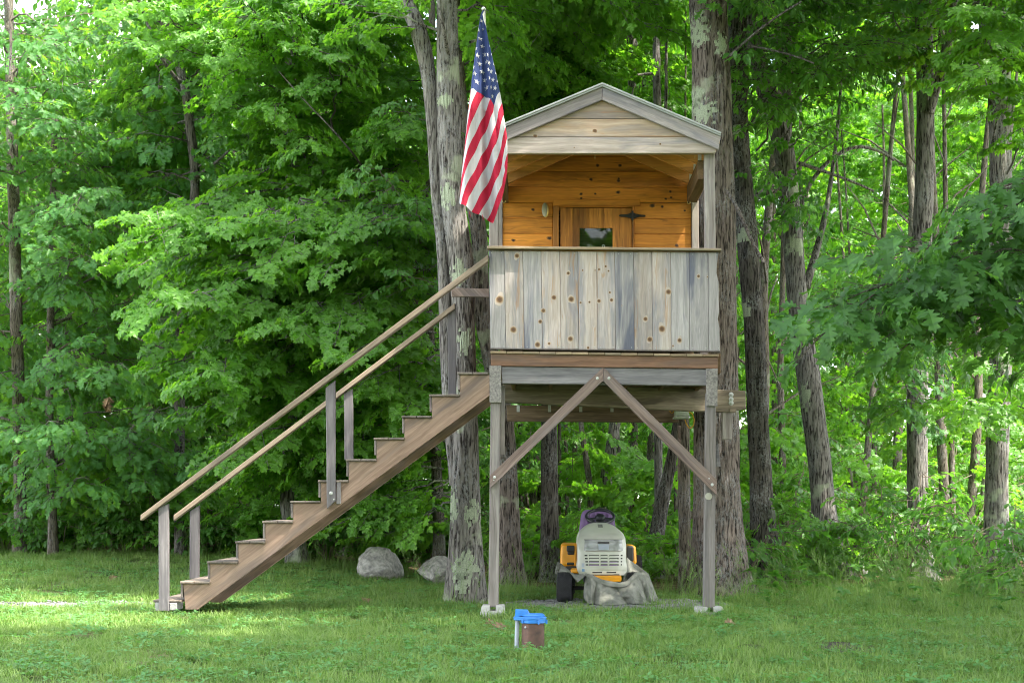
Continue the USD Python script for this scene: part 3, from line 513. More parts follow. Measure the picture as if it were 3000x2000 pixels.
for sg in (-1, 1):
    for k, (ya, yb) in enumerate(((13.12, 13.16), (13.52, 13.56), (13.93, 13.97), (14.9, 14.94), (15.6, 15.64), (16.3, 16.34))):
        x0, x1 = rx + sg * .02, rx + sg * (half - .10)
        z0, z1 = rz - .02 * slope - .055, rz - (half - .10) * slope - .055
        TH.part('rafter', prism([(x0, z0), (x1, z1), (x1, z1 - .12), (x1 - sg * .05, z1 - .175), (x0, z0 - .175)], ya, yb, .002, world_xz=True), 'rafter_wood')
        if k < 3:
            xh = rx + sg * .90; zh = rz - .90 * slope - .20
            TH.part('rafter_tie', prism([(xh - .016, zh + .05), (xh + .016, zh + .05), (xh + .016, zh - .03), (xh + sg * .02 + .012, zh - .1), (xh + sg * .02, zh - .1), (xh - .016, zh - .01)], ya - .004, ya, .0008, world_xz=True), 'galvanized')
    # sheathing boards run front to back
    nb = 9
    for k in range(nb):
        a0, a1 = half * k / nb + .002, half * (k + 1) / nb - .002
        pts = [(rx + sg * a0, rz - a0 * slope - .028), (rx + sg * a1, rz - a1 * slope - .028), (rx + sg * a1, rz - a1 * slope - .050), (rx + sg * a0, rz - a0 * slope - .050)]
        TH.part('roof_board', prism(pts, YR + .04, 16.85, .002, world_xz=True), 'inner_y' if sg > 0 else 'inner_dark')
    a1 = half + .012
    TH.part('roof_covering', prism([(rx, rz + .002), (rx + sg * a1, rz - a1 * slope + .002), (rx + sg * a1, rz - a1 * slope - .024), (rx, rz - .024)], YR + .062, 16.92, .002, world_xz=True), 'shingle')
    xh = rx + sg * .925
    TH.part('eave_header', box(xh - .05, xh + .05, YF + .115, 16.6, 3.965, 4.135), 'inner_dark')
    c = np.array([xh - sg * .055, YW - .3, 3.99])
for u, v, Y in ((1743, 460, YF + .05), (2036, 460, YF + .05)):
    c = P(u, v, Y); TH.part('hook', tube([c + [0, 0, .02], c, c + [0, .01, -.012]], [.0025] * 3, 6), 'brass')
for x_, y_ in ((1945, 848), (1875, 1027), (462, 1018)):
    u, v = c1(x_, y_); c = P(u, v, YW - .25); a = np.linspace(-.6, 3.6, 9)
    TH.part('hook', tube(np.stack([c[0] + .014 * np.cos(a), c[1] + 0 * a, c[2] - .014 * np.sin(a)], 1), np.full(9, .0028), 6), 'brass')

# concrete blocks under the posts
for u0, u1, ub0, ub1, vt, vb, uslot in ((1413, 1475, 1404, 1480, 1772, 1812, 1444), (2042, 2116, 2038, 2119, 1777, 1812, 2081)):
    t = Thing('concrete_footing', 'pale concrete pier block under the left front post of the treehouse' if u0 < 1500 else 'pale concrete pier block under the right front post of the treehouse', 'concrete block', (fx((u0 + u1) / 2), YF + .08, 0))
    x0, x1, X0, X1, zt_, zb = fx(u0), fx(u1), fx(ub0), fx(ub1), fz(vt), -.02
    y0, y1, Y0_, Y1_ = YF - .02, YF + .18, YF - .05, YF + .21
    xs = fx(uslot)
    pts = np.array([(x0, y0, zt_), (x1, y0, zt_), (x1, y1, zt_), (x0, y1, zt_), (X0, Y0_, zb), (X1, Y0_, zb), (X1, Y1_, zb), (X0, Y1_, zb)])
    rim = pts[:4] - [0, 0, .012]; rim[:, 0] += np.where(rim[:, 0] < xs, -.006, .006); rim[:, 1] += np.where(rim[:, 1] < YF + .08, -.006, .006)
    body = trimesh.convex.convex_hull(np.vstack([pts, rim]))
    slot = trimesh.creation.box([.055, .5, .10]); slot.apply_translation([xs, YF + .05, zt_])
    try: body = trimesh.boolean.difference([body, slot], engine='manifold')
    except Exception: pass
    t.part('block', body, 'concrete')

# ------------------------------------------------------------------ the stairs
c4 = lambda x, y: (380 + x / 1.96, 1050 + y / 1.96)
ST = Thing('staircase', 'open wooden staircase with two handrails climbing to the treehouse from the left', 'staircase', (fx(800), 13.4, 0))
YS0, YS1 = YF + .01, YF + 1.0
steps = [(135, 300, 1385), (288, 462, 1278), (443, 622, 1163), (605, 780, 1047), (760, 940, 931), (920, 1098, 815), (1080, 1257, 697), (1240, 1418, 576), (1400, 1578, 453), (1560, 1735, 328), (1718, 1897, 205), (1880, 2060, 79)]
saw = [(305, 1440)]
for (xl, xr, y) in steps[1:]:
    saw += [(xl + 17, saw[-1][1] if len(saw) == 1 else None), (xl + 17, y + 13), (xr - 2, y + 13)]
pts = [(318, 1440)]
for q, (xl, xr, y) in enumerate(steps[1:]):
    x_ = xl + 17
    if q: pts.append((x_, steps[q][2] + 13))
    pts.append((x_, y + 13))
pts += [(2066, 92), (2066, 212), (388, 1440)]
# (each tread's level runs from its own riser to the next)
saw = [c4(*p) for p in pts]
for ya, yb in ((YS0, YS0 + .04), (YS1 - .04, YS1)):
    ST.part('stringer', prism(saw, ya, yb, .003, YF), 'stringer_wood')
for q, (xl, xr, y) in enumerate(steps):
    w = (xr - xl) / 2
    for h in (0, 1):
        a, b = xl + h * w + 2, xl + (h + 1) * w - 2
        ST.part('tread', prism([c4(a, y + rng.uniform(-1, 1)), c4(b, y + rng.uniform(-1, 1)), c4(b, y + 12), c4(a, y + 12)], YS0 - .025, YS1 + .02, .005, YF), 'tread_wood')
    if q:
        nxt = steps[q - 1][2]
        ST.part('riser', prism([c4(xl + 4, y + 13), c4(xl + 16, y + 13), c4(xl + 16, min(nxt - 14, y + 100)), c4(xl + 4, min(nxt - 14, y + 100))], YS0 - .004, YS1 + .01, .003, YF), 'riser_wood')
    else:
        ST.part('riser', prism([c4(xl + 6, y + 13), c4(xl + 24, y + 13), c4(xl + 24, y + 45), c4(xl + 6, y + 45)], YS0, YS1, .003, YF), 'riser_wood')
YP = YS0 - .052
def post(poly, Y, th=.04, mat='stair_post'):
    return ST.part('rail_post', prism([c4(*p) for p in poly], Y, Y + th, .004, YF if Y < 13.3 else YF), mat)
post([(172, 858), (228, 832), (230, 1445), (174, 1445)], YP)
mid = post([(1129, 170), (1184, 128), (1185, 815), (1136, 860)], YP)
c = P(*c4(1160, 772), YF); c[1] = YP
ST.part('bolt', join([disc(c, .016, .004, (0, -1, 0), 14), disc(c - [0, .003, 0], .009, .012, (0, -1, 0), 6)]), 'galvanized', under=mid)
c = P(*c4(1176, 808), YF); c[1] = YP; ST.part('bolt', disc(c, .006, .004, (0, -1, 0), 8), 'galvanized', under=mid)
ST.part('shim_block', prism([c4(1190, 707), c4(1213, 707), c4(1213, 834), c4(1187, 834)], YS0 - .02, YS0, .003, YF), 'stair_post')
# far posts and rails stand one stair's width further off
YQ = YS1 - .03
q4 = lambda x, y: (380 + x / 1.96, 1050 + y / 1.96)
for poly in ([(345, 875), (399, 842), (397, 1262), (343, 1262)], [(1229, 200), (1280, 172), (1283, 580), (1233, 580)]):
    ST.part('rail_post', prism([q4(*p) for p in poly], YQ, YQ + .04, .004), 'stair_post')
ST.part('rail_post', prism([(1311, 912), (1336, 888), (1336, 1156), (1313, 1156)], YQ, YQ + .04, .004), 'stair_post')
ST.part('handrail', prism([(418, 1508), (1431, 750), (1431, 769), (418, 1524)], YP - .03, YP + .06, .004, YF), 'rail_wood')
ST.part('handrail', prism([(511, 1508), (1333, 889), (1333, 905), (511, 1524)], YQ - .03, YQ + .06, .004, YQ), 'rail_wood')
ST.part('landing_rail', prism([(1324, 845), (1433, 848), (1433, 872), (1324, 870)], YQ - .05, YQ - .01, .003, YQ), 'brace_right')
for xa, xb, ya, yb in ((150, 176, 1398, 1446), (232, 272, 1400, 1442)):
    ST.part('foot_block', prism([c4(xa, ya), c4(xb, ya), c4(xb, yb), c4(xa, yb)], YS0 - .03, YS0 + .2, .005, YF), 'concrete')

# ------------------------------------------------------------------ trees: trunks
def trunk_mesh(line, n=32, step=.10, amp=.02, freq=9.0, flare=.45, seed=0, lobes=5):
    """line: (u, v, width in pixels, distance) from the ground up; a trunk with furrowed bark and a flared foot"""
    pts = np.array([P(u, v, Y) for u, v, w, Y in line]); rad = np.array([w / 2 / F * Y for u, v, w, Y in line])
    return world_trunk(pts, rad, n, step, amp, freq, flare, seed, lobes)
def world_trunk(pts, rad, n=32, step=.10, amp=.02, freq=9.0, flare=.45, seed=0, lobes=5):
    pts, rad = np.asarray(pts, float), np.asarray(rad, float)
    s = np.r_[0, np.cumsum(np.linalg.norm(np.diff(pts, axis=0), axis=1))]
    k = max(int(s[-1] / step), 4); t = np.linspace(0, s[-1], k)
    from scipy.interpolate import PchipInterpolator
    p = PchipInterpolator(s, pts)(t); r = PchipInterpolator(s, rad)(t)
    h = p[:, 2] - gz(p[0, 0], p[0, 1])
    a = np.arange(n) / n * 2 * np.pi
    R = r[:, None] * (1 + flare * np.exp(-np.maximum(h, 0) / .28)[:, None] * (1 + .35 * np.cos(lobes * a + seed))[None])
    c = np.stack([np.cos(a)[None] * freq * .5 + 0 * h[:, None], np.sin(a)[None] * freq * .5 + 0 * h[:, None], h[:, None] * 2.2 + 0 * a[None]], -1)
    ridge = 1 - np.abs(2 * meshkit.fbm(c + seed * 3.1, 3, seed) - 1)
    big = meshkit.fbm(np.stack([np.cos(a)[None] * 1.3 + 0 * h[:, None], np.sin(a)[None] * 1.3 + 0 * h[:, None], h[:, None] * .9 + 0 * a[None]], -1) + seed, 2, seed + 3) - .5
    R = R + amp * (ridge - .75) + r[:, None] * .22 * big
    return tube(p, R, n, True)
def trunk_line(*a): return a

# ------------------------------------------------------------------ leaves and sprays
def leaf_shape(kind):
    """outline of one half (x > 0) from base to tip, and the midrib's points"""
    if kind == 'maple':
        out = [(0, 0), (.20, -.07), (.42, .0), (.33, .14), (.60, .34), (.64, .52), (.40, .47), (.25, .52), (.27, .74), (.13, .78), (0, 1)]
    elif kind == 'oak':
        out = [(0, 0), (.05, .12), (.19, .17), (.09, .27), (.30, .40), (.27, .46), (.10, .46), (.36, .66), (.30, .72), (.11, .65), (.20, .88), (.08, .85), (0, 1)]
    else:
        out = [(0, 0), (.17, .14), (.27, .36), (.24, .60), (.12, .83), (0, 1)]
    return np.array(out)
def leaf_mesh(kind, size, droop=.25, fold=.3, seed=0):
    """one leaf: base at the origin, pointing along +x, upper face +z, folded along the midrib and drooping"""
    o = leaf_shape(kind); m = len(o)
    mid = np.stack([o[:, 0] * 0, np.clip(o[:, 1], 0.0, 1)], 1)
    V, Fc = [], []
    for sg in (1, -1):
        b = len(V); V += [(y, sg * x) for x, y in o]; c = len(V); V += [(y, 0.0) for x, y in mid]
        for q in range(m - 1):
            A, B, C, D = b + q, b + q + 1, c + q + 1, c + q
            for tri in ((D, A, B), (D, B, C)):
                p = [np.array(V[w]) for w in tri]
                ar = (p[1][0] - p[0][0]) * (p[2][1] - p[0][1]) - (p[1][1] - p[0][1]) * (p[2][0] - p[0][0])
                if abs(ar) > 1e-4: Fc.append(tri if ar > 0 else tri[::-1])
    V = np.array(V); wob = .05 * np.sin(9 * V[:, 0] + seed * 2.1) * np.abs(V[:, 1]) * 3
    z = fold * np.abs(V[:, 1]) - droop * V[:, 0] ** 2 + wob - .12 * np.abs(V[:, 1]) ** 2 * 3
    v = np.c_[V, z] * size
    used = np.unique(np.array(Fc)); re = np.full(len(v), -1); re[used] = np.arange(len(used))
    return v[used], re[np.array(Fc)]
def place(v, pos, d, up):
    d = d / np.linalg.norm(d); s = np.cross(up, d); s /= max(np.linalg.norm(s), 1e-6); t = np.cross(d, s)
    return v @ np.stack([d, s, t]) + pos
def spray_leaves(kind, n, length, size, seed, droop=.45, spread=.34):
    """leaf placements of a twig along +x: (base, direction, up, size)"""
    r = np.random.default_rng(seed); out = []
    for q in range(n):
        s = r.uniform(.10, 1.0); w = r.uniform(-1, 1) * spread * (1.15 - .75 * s)
        base = np.array([s * length, w * length, -.10 * s * s * length + r.normal(0, .035) * length])
        d = np.array([.75, np.sign(w) * r.uniform(.1, 1.0) + r.normal(0, .25), -droop + r.normal(0, .3)])
        up = np.array([r.normal(.30, .3), r.normal(0, .33), 1.0])
        out.append((base, d, up, size * r.uniform(.65, 1.2)))
    return out
def spray_mesh(kind, n, length, size, seed, **kw):
    ms = []
    for q, (b, d, up, s) in enumerate(spray_leaves(kind, n, length, size, seed, **kw)):
        v, f = leaf_mesh(kind, s, .15 + .3 * ((q * 7) % 5) / 5, .2 + .25 * ((q * 3) % 4) / 4, q); ms.append((place(v, b, d, up), f))
    return join(ms)
def twig_mesh(length, seed, spread=.34):
    r = np.random.default_rng(seed + 50); t = np.linspace(0, 1, 4)
    ms = [tube(np.stack([t * length * .95, 0 * t, -.10 * t * t * length], 1), .006 * (1 - .7 * t), 4, False)]
    for q in range(5):
        s = .15 + .16 * q; w = (1 if q % 2 else -1) * spread * (1 - .7 * s) * length
        ms.append(tube([[s * length, 0, -.1 * s * s * length], [(s + .12) * length, w * .6, -.1 * s * s * length - .01], [(s + .2) * length, w, -.12 * length * s]], [.0035, .0025, .0015], 3, False))
    return join(ms)
SPEC = {'maple': dict(n=50, length=.62, size=.084, look='maple_leaf'), 'oak': dict(n=32, length=.62, size=.130, look='oak_leaf'), 'beech': dict(n=30, length=.6, size=.095, look='beech_leaf', spread=.3),
        'big_oak': dict(n=15, length=.66, size=.175, look='oak_leaf_near'), 'canopy': dict(n=30, length=1.1, size=.24, look='maple_leaf'), 'shrub': dict(n=22, length=.5, size=.10, look='beech_leaf', spread=.42)}
SHAPE = {'big_oak': 'oak', 'canopy': 'maple', 'shrub': 'beech'}
SPRAYS = {}
def sprays_of(kind):
    if kind not in SPRAYS:
        s = SPEC[kind]; kw = {k: s[k] for k in ('spread',) if k in s}
        SPRAYS[kind] = [(spray_mesh(SHAPE.get(kind, kind), s['n'], s['length'], s['size'], 11 * q + 3, **kw), twig_mesh(s['length'], q, **kw)) for q in range(4)]
    return SPRAYS[kind]
def frames(d, roll, rg):
    """rotations whose x axis is d and whose z axis is mostly up, rolled a little"""
    d = d / np.linalg.norm(d, axis=1, keepdims=True); up = np.zeros_like(d); up[:, 2] = 1
    s = np.cross(up, d); s /= np.maximum(np.linalg.norm(s, axis=1, keepdims=True), 1e-6); t = np.cross(d, s)
    c, q = np.cos(roll)[:, None], np.sin(roll)[:, None]
    return np.stack([d, c * s + q * t, c * t - q * s], -1)
def instancer(path, protos, pos, rot, scale, idx, kind='stuff'):
    """protos: list of lists of (name, mesh, material)"""
    pi = UsdGeom.PointInstancer.Define(stage, path); targets = []
    for q, pieces in enumerate(protos):
        pr = UsdGeom.Xform.Define(stage, f'{path}/prototypes/spray_{q + 1:03d}'); targets.append(pr.GetPath())
        for nm, (v, f), mat in pieces: put(f'{pr.GetPath()}/{nm}', v, f, None, mat)
    pi.CreatePrototypesRel().SetTargets(targets)
    quat = Rot.from_matrix(rot).as_quat()
    pi.CreatePositionsAttr(Vt.Vec3fArray.FromNumpy(np.ascontiguousarray(pos, np.float32)))
    pi.CreateOrientationsAttr(Vt.QuathArray.FromNumpy(np.ascontiguousarray(quat, np.float16)))
    sc = np.asarray(scale, np.float32); sc = np.repeat(sc[:, None], 3, 1) if sc.ndim == 1 else sc
    pi.CreateScalesAttr(Vt.Vec3fArray.FromNumpy(np.ascontiguousarray(sc)))
    pi.CreateProtoIndicesAttr(Vt.IntArray.FromNumpy(np.ascontiguousarray(idx, np.int32)))
    tag(pi.GetPrim(), kind=kind)
    return pi
class Foliage:
    """collects boughs (limb meshes) and spray placements of one plant"""
    def __init__(self, seed): self.r = np.random.default_rng(seed); self.pos, self.dir, self.roll, self.sc, self.limbs = [], [], [], [], []
    def bough(self, a, b, rad=.02, lift=.15, gap=.17, scale=1.0, start=.30, droop=.28, wide=1.0, limb=True):
        r = self.r; a, b = np.asarray(a, float), np.asarray(b, float); L = np.linalg.norm(b - a)
        m = (a + b) / 2 + [0, 0, lift * L] + r.normal(0, .05, 3) * L
        t = np.linspace(0, 1, 9)[:, None]; p = (1 - t) ** 2 * a + 2 * t * (1 - t) * m + t * t * b
        p[1:-1] += r.normal(0, .015, (7, 3)) * L
        if limb: self.limbs.append(tube(p, np.linspace(rad, .004, 9), 5, False))
        n = max(int(L * (1 - start) / gap / scale), 1)
        for q in range(n + 1):
            s = start + (1 - start) * q / n; w = s * 8; k = min(int(w), 7); c = p[k] + (p[k + 1] - p[k]) * (w - k)
            d = p[k + 1] - p[k]; d /= np.linalg.norm(d); ang = 0 if q == n else (1 if q % 2 else -1) * r.uniform(.5, 1.25) * wide
            h = np.array([d[0] * math.cos(ang) - d[1] * math.sin(ang), d[0] * math.sin(ang) + d[1] * math.cos(ang), 0]); h /= max(np.linalg.norm(h), 1e-6)
            h[2] = -droop + r.normal(0, .2)
            self.add(c + r.normal(0, .03, 3), h, r.normal(0, .3), scale * r.uniform(.75, 1.2))
    def add(self, c, d, roll, sc): self.pos.append(c); self.dir.append(d); self.roll.append(roll); self.sc.append(sc)
    def write(self, thing, kind, leaf_parts=0, limb_look='stem_brown', name='crown'):
        if self.limbs: thing.part('limb', join(self.limbs), limb_look, kind='stuff' if len(self.limbs) > 1 else None)
        pos, d, roll, sc = np.array(self.pos), np.array(self.dir), np.array(self.roll), np.array(self.sc)
        rot = frames(d, roll, self.r); idx = self.r.integers(0, 4, len(pos)); keep = np.ones(len(pos), bool)
        if leaf_parts:       # the leaves that show largest are parts of their own
            u = U0 + pos[:, 0] / pos[:, 1] * F; v = V0 - (pos[:, 2] - EYE) / pos[:, 1] * F
            order = np.argsort(np.where((u > 20) & (u < 2980) & (v > 20) & (v < 1980), pos[:, 1], 1e9)); s = SPEC[kind]; kw = {k: s[k] for k in ('spread',) if k in s}; done = 0
            for q in order:
                if done >= leaf_parts: break
                keep[q] = False
                for w, (b, dd, up, ls) in enumerate(spray_leaves(SHAPE.get(kind, kind), s['n'], s['length'], s['size'], 11 * idx[q] + 3, **kw)):
                    lv, lf = leaf_mesh(SHAPE.get(kind, kind), ls, .15 + .3 * ((w * 7) % 5) / 5, .2 + .25 * ((w * 3) % 4) / 4, w)
                    if done < leaf_parts: thing.part('leaf', ((place(lv, b, dd, up) * sc[q]) @ rot[q].T + pos[q], lf), s['look']); done += 1
        protos = [[('leaves', l, SPEC[kind]['look']), ('twigs', t, limb_look)] for l, t in sprays_of(kind)]
        if keep.any(): instancer(numbered(thing.path + '/' + name), protos, (pos - thing.base)[keep], rot[keep], sc[keep], idx[keep])
def in_poly(poly, n, r):
    """n points spread evenly through a polygon of photo pixels"""
    pg = Polygon(poly); x0, y0, x1, y1 = pg.bounds; out = []
    k = max(int(math.sqrt(n * (x1 - x0) * (y1 - y0) / pg.area)), 2); nx = max(int(k * math.sqrt((x1 - x0) / (y1 - y0))), 1); ny = max(int(k * math.sqrt((y1 - y0) / (x1 - x0))), 1)
    for i in range(nx):
        for j in range(ny):
            p = (x0 + (i + r.random()) * (x1 - x0) / nx, y0 + (j + r.random()) * (y1 - y0) / ny)
            if pg.contains(Point(p)): out.append(p)
    return out
TREES = 'trees at the edge of the wood'
def tree(name, label, line, look_, kind, seed, regions=(), limbs=(), leaf_parts=0, group=None, cat='tree', top=3.0, **tk):
    """line: the trunk's pixels from the foot up. regions: (polygon of pixels where boughs end, number, nearest, farthest distance, options)"""
    t = Thing(name, label, cat, (*P(line[0][0], line[0][1], line[0][3])[:2], 0), group)
    pts = [P(u, v, Y) for u, v, w, Y in line]; rad = [w / 2 / F * Y for u, v, w, Y in line]
    base = pts[0].copy(); base[2] = gz(base[0], base[1]) - .05; pts[0] = base
    if top:
        d = pts[-1] - pts[-2]; d /= np.linalg.norm(d); pts.append(pts[-1] + d * top + [0, 0, .3]); rad.append(rad[-1] * .55)
    tm = world_trunk(pts, rad, seed=seed, **tk); TRUNK = t.part('trunk', tm, look_, smooth=True); t.trunk, t.trunk_path = tm, TRUNK
    for ln in limbs:
        lp = [P(u, v, Y) for u, v, w, Y in ln]; lr = [w / 2 / F * Y for u, v, w, Y in ln]
        t.part('branch', world_trunk(lp, lr, n=14, step=.12, amp=.006, flare=0, seed=seed + 1), look_, smooth=True)
    fo = Foliage(seed); s = np.array(pts)
    for poly, n, Ya, Yb, o in regions:
        o = dict(o); back = o.pop('back', .9)
        for u, v in in_poly(poly, n, fo.r):
            Y = fo.r.uniform(Ya, Yb); tip = P(u, v, Y)
            src = o.get('src')
            root = P(*src(u, v)) if src else None
            if root is None:
                k = np.argmin(np.linalg.norm((s - tip) * [.3, .3, 1], axis=1)); root = s[k]
                zz = tip[2] - fo.r.uniform(-.3, .8)
                root = np.array([np.interp(zz, s[:, 2], s[:, 0]), np.interp(zz, s[:, 2], s[:, 1]), np.clip(zz, s[0, 2], s[-1, 2])])
            L = np.linalg.norm(tip - root); mx = o.get('maxlen', 2.2)
            if L > mx: root = tip + (root - tip) * mx / L
            fo.bough(root, tip, rad=o.get('rad', .016), lift=o.get('lift', .12), gap=o.get('gap', .17), scale=o.get('scale', 1.0), start=o.get('start', .3), droop=o.get('droop', .28), limb=o.get('limb', True))
    if fo.pos: fo.write(t, kind, leaf_parts, look_ if look_ != 'bark_oak' else 'bark_thin')
    return t

# --- the trees that stand out, from left to right
maple_src = lambda u, v: (min(u + 330, 1330), v - 60, 18.6)
tree('oak_tree', 'oak behind the lawn at the far left edge with pale bark at its foot', [(62, 1622, 36, 20.7), (58, 1400, 34, 20.7), (50, 1000, 34, 20.7), (40, 600, 32, 20.9), (30, 200, 28, 21.4)], 'bark_thin', 'oak', 21,
     [([(-250, -150), (330, -150), (380, 500), (330, 1100), (200, 1330), (-250, 1330)], 64, 19.4, 22.5, dict(maxlen=2.4))], leaf_parts=0, n=18)
tree('oak_tree', 'oak with leafy dark green boughs reaching the lawn left of the stairs', [(155, 1630, 24, 20.0), (150, 1400, 24, 20.0), (145, 1200, 22, 20.2), (148, 950, 20, 20.4), (155, 600, 18, 21.2)], 'bark_thin', 'oak', 22,
     [([(150, 350), (520, 300), (640, 900), (640, 1380), (330, 1420), (60, 1380)], 60, 18.8, 21.8, dict(maxlen=2.4)), ([(60, 1200), (500, 1200), (520, 1430), (200, 1430)], 18, 18.4, 20.5, dict(maxlen=1.8))], leaf_parts=300, limbs=[[(150, 1420, 16, 20), (120, 1350, 12, 19.8), (60, 1310, 8, 19.6)], [(388, 963, 6, 18.9), (402, 990, 6, 18.9), (450, 1008, 7, 19), (500, 1034, 8, 19.2)], [(22, -10, 9, 18.6), (32, 110, 8, 18.6), (28, 220, 5, 18.6)], [(100, 60, 5, 18.6), (70, 40, 5, 18.6), (32, 60, 6, 18.6)]], n=16)
tree('oak_tree', 'slim dark oak with a crooked stem above the maple boughs on the left', [(528, 1606, 28, 20.0), (526, 1300, 30, 20.0), (528, 1000, 30, 20.0), (572, 520, 26, 20.0), (560, 400, 26, 20.0), (545, 280, 24, 20.0), (480, 60, 24, 20.0)], 'bark_dark', 'oak', 23,
     [([(250, -150), (800, -150), (760, 350), (560, 700), (300, 600)], 56, 19.2, 22.2, dict(maxlen=2.4))], limbs=[[(556, 420, 14, 20.0), (500, 330, 10, 22.6), (430, 230, 7, 22.4)], [(570, 520, 12, 20.0), (640, 470, 8, 19.6), (690, 420, 6, 19.4)], [(405, 0, 8, 19.2), (440, 90, 9, 19.3), (480, 180, 10, 19.5), (528, 243, 12, 19.8)], [(468, 0, 6, 19.1), (480, 60, 7, 19.2), (520, 130, 9, 19.4)]], n=18)
tree('maple_tree', 'maple whose layered bright green boughs spread behind the stairs', [(870, 1655, 52, 19.2), (862, 1560, 44, 19.2), (840, 1480, 40, 19.2), (850, 1200, 38, 19.2), (855, 700, 36, 19.2), (850, 100, 32, 19.2)], 'bark_grey', 'maple', 24,
     [([(380, 600), (620, 520), (1150, 500), (1260, 900), (1250, 1250), (1000, 1330), (700, 1330), (520, 1200), (430, 900)], 120, 15.6, 18.6, dict(maxlen=2.2, src=maple_src, droop=.4)),
      ([(640, 1150), (1280, 1150), (1280, 1560), (1000, 1600), (900, 1480), (700, 1440)], 40, 17.6, 19.6, dict(maxlen=1.7, src=maple_src, droop=.35))], leaf_parts=300, n=22)
tree('maple_tree', 'tall maple with light boughs hanging over the top left of the photo', [(985, 1620, 34, 21.5), (990, 1200, 34, 21.5), (1000, 700, 34, 21.5), (850, 200, 34, 21.5), (840, 0, 30, 21.5)], 'bark_dark', 'maple', 25, limbs=[[(818, 210, 2.5, 16.6), (888, 290, 3.5, 16.6), (982, 388, 4.5, 16.7), (1029, 444, 5, 16.9), (1071, 500, 6, 17.4), (1130, 560, 7, 18.2)], [(1000, 0, 6, 16.6), (1030, 60, 5, 16.5), (1100, 110, 5, 16.4)]], regions=[([(600, -200), (1250, -200), (1260, 560), (760, 620), (640, 300)], 88, 16.4, 20.4, dict(maxlen=2.3)), ([(330, -200), (760, -200), (700, 120), (420, 160)], 18, 17, 20, dict(maxlen=2.0))], n=20)
tree('slim_tree', 'slim grey trunk left of the double trunk by the stairs', [(1288, 1640, 34, 19.0), (1280, 1400, 32, 19.0), (1266, 1100, 26, 19.0), (1255, 800, 22, 19.0), (1262, 300, 20, 19)], 'bark_thin', 'beech', 26,
     [([(1080, 300), (1240, 280), (1255, 900), (1100, 860)], 12, 15.6, 17.2, dict(maxlen=1.5))], n=16)
T1 = tree('twin_trunk_tree', 'big lichen-spotted double trunk standing left of the treehouse', [(1368, 1772, 92, 14.6), (1366, 1700, 96, 14.6), (1364, 1500, 84, 14.6), (1364, 1250, 72, 14.6), (1360, 1000, 64, 14.6), (1350, 780, 72, 14.6), (1328, 600, 66, 14.6), (1315, 380, 66, 14.6), (1308, 0, 58, 14.6), (1300, -260, 50, 14.6)], 'bark_grey', 'maple', 27,
     [([(1080, -300), (1420, -300), (1440, -60), (1380, -40), (1040, -40)], 10, 14.2, 15.8, dict(maxlen=1.6)), ([(1060, -220), (1290, -220), (1285, 40), (1070, 70)], 7, 13.9, 14.5, dict(maxlen=1.4)), ([(1390, -250), (1900, -250), (1960, 120), (1620, 180), (1440, 260)], 34, 16.0, 19.0, dict(maxlen=2.2))],
     limbs=[[(1338, 1420, 44, 14.62), (1320, 1240, 38, 14.64), (1308, 1010, 40, 14.66), (1300, 780, 36, 14.68), (1277, 540, 36, 14.7), (1268, 360, 40, 14.72), (1252, 200, 44, 14.74), (1226, 90, 50, 14.76), (1180, -10, 46, 14.8), (1100, -180, 40, 14.9)],
            [(1312, 155, 13, 14.4), (1304, 110, 12, 14.2), (1290, 40, 11, 14.1), (1283, -20, 10, 14.0)]], n=72, step=.035, amp=.028, freq=13)
def lichen(t, spots, seed, th=.42):
    """crusts of lichen on the bark, round the given pixels"""
    v, f = t.trunk; n = meshkit.arrays((v, f), True)[2]; c = v[f].mean(1); u = U0 + c[:, 0] / c[:, 1] * F; w = V0 - (c[:, 2] - EYE) / c[:, 1] * F; fn = n[f].mean(1)
    for k, (a, b, ra, rb) in enumerate(spots):
        q = ((u - a) / ra) ** 2 + ((w - b) / rb) ** 2 + 3.4 * (meshkit.fbm(c * [30, 30, 22], 3, seed + k) - th)
        s = f[(q < 1) & (fn[:, 1] < .1)]
        if len(s) < 4: continue
        used = np.unique(s); re = np.full(len(v), -1); re[used] = np.arange(len(used)); t.part('lichen', (v[used] + n[used] * .003, re[s]), 'lichen_pale', under=t.trunk_path, kind='stuff')
lichen(T1, [(1302, 296, 22, 24), (1312, 575, 26, 40), (1362, 1000, 22, 46), (1345, 800, 24, 40), (1382, 1500, 26, 40), (1364, 1660, 38, 46), (1330, 1480, 12, 60), (1352, 1710, 24, 34)], 5)
tree('dark_trunk_tree', 'dark trunk leaning left behind the left front post', [(1497, 1722, 74, 17.4), (1490, 1500, 62, 17.4), (1478, 1250, 54, 17.4), (1450, 1100, 52, 17.3), (1412, 900, 46, 17.2), (1405, 720, 46, 17.1), (1370, 500, 44, 17.0), (1340, 200, 40, 17.0), (1320, -150, 36, 17)], 'bark_oak', 'maple', 28,
     [([(1440, 60), (1700, 120), (1760, 240), (1560, 330), (1450, 400)], 16, 17.5, 19.5, dict(maxlen=1.8))], n=40, step=.06, amp=.022)
tree('dark_trunk_tree', 'straight dark trunk seen under the deck left of the mower', [(1612, 1706, 52, 18.6), (1610, 1500, 48, 18.6), (1609, 1250, 46, 18.6), (1606, 1000, 44, 18.6), (1600, 500, 40, 18.6), (1595, 100, 36, 18.6)], 'bark_dark', 'maple', 29, [([(1480, -100), (1800, -100), (1850, 240), (1500, 300)], 22, 18.0, 20.5, dict(maxlen=1.8))], n=28)
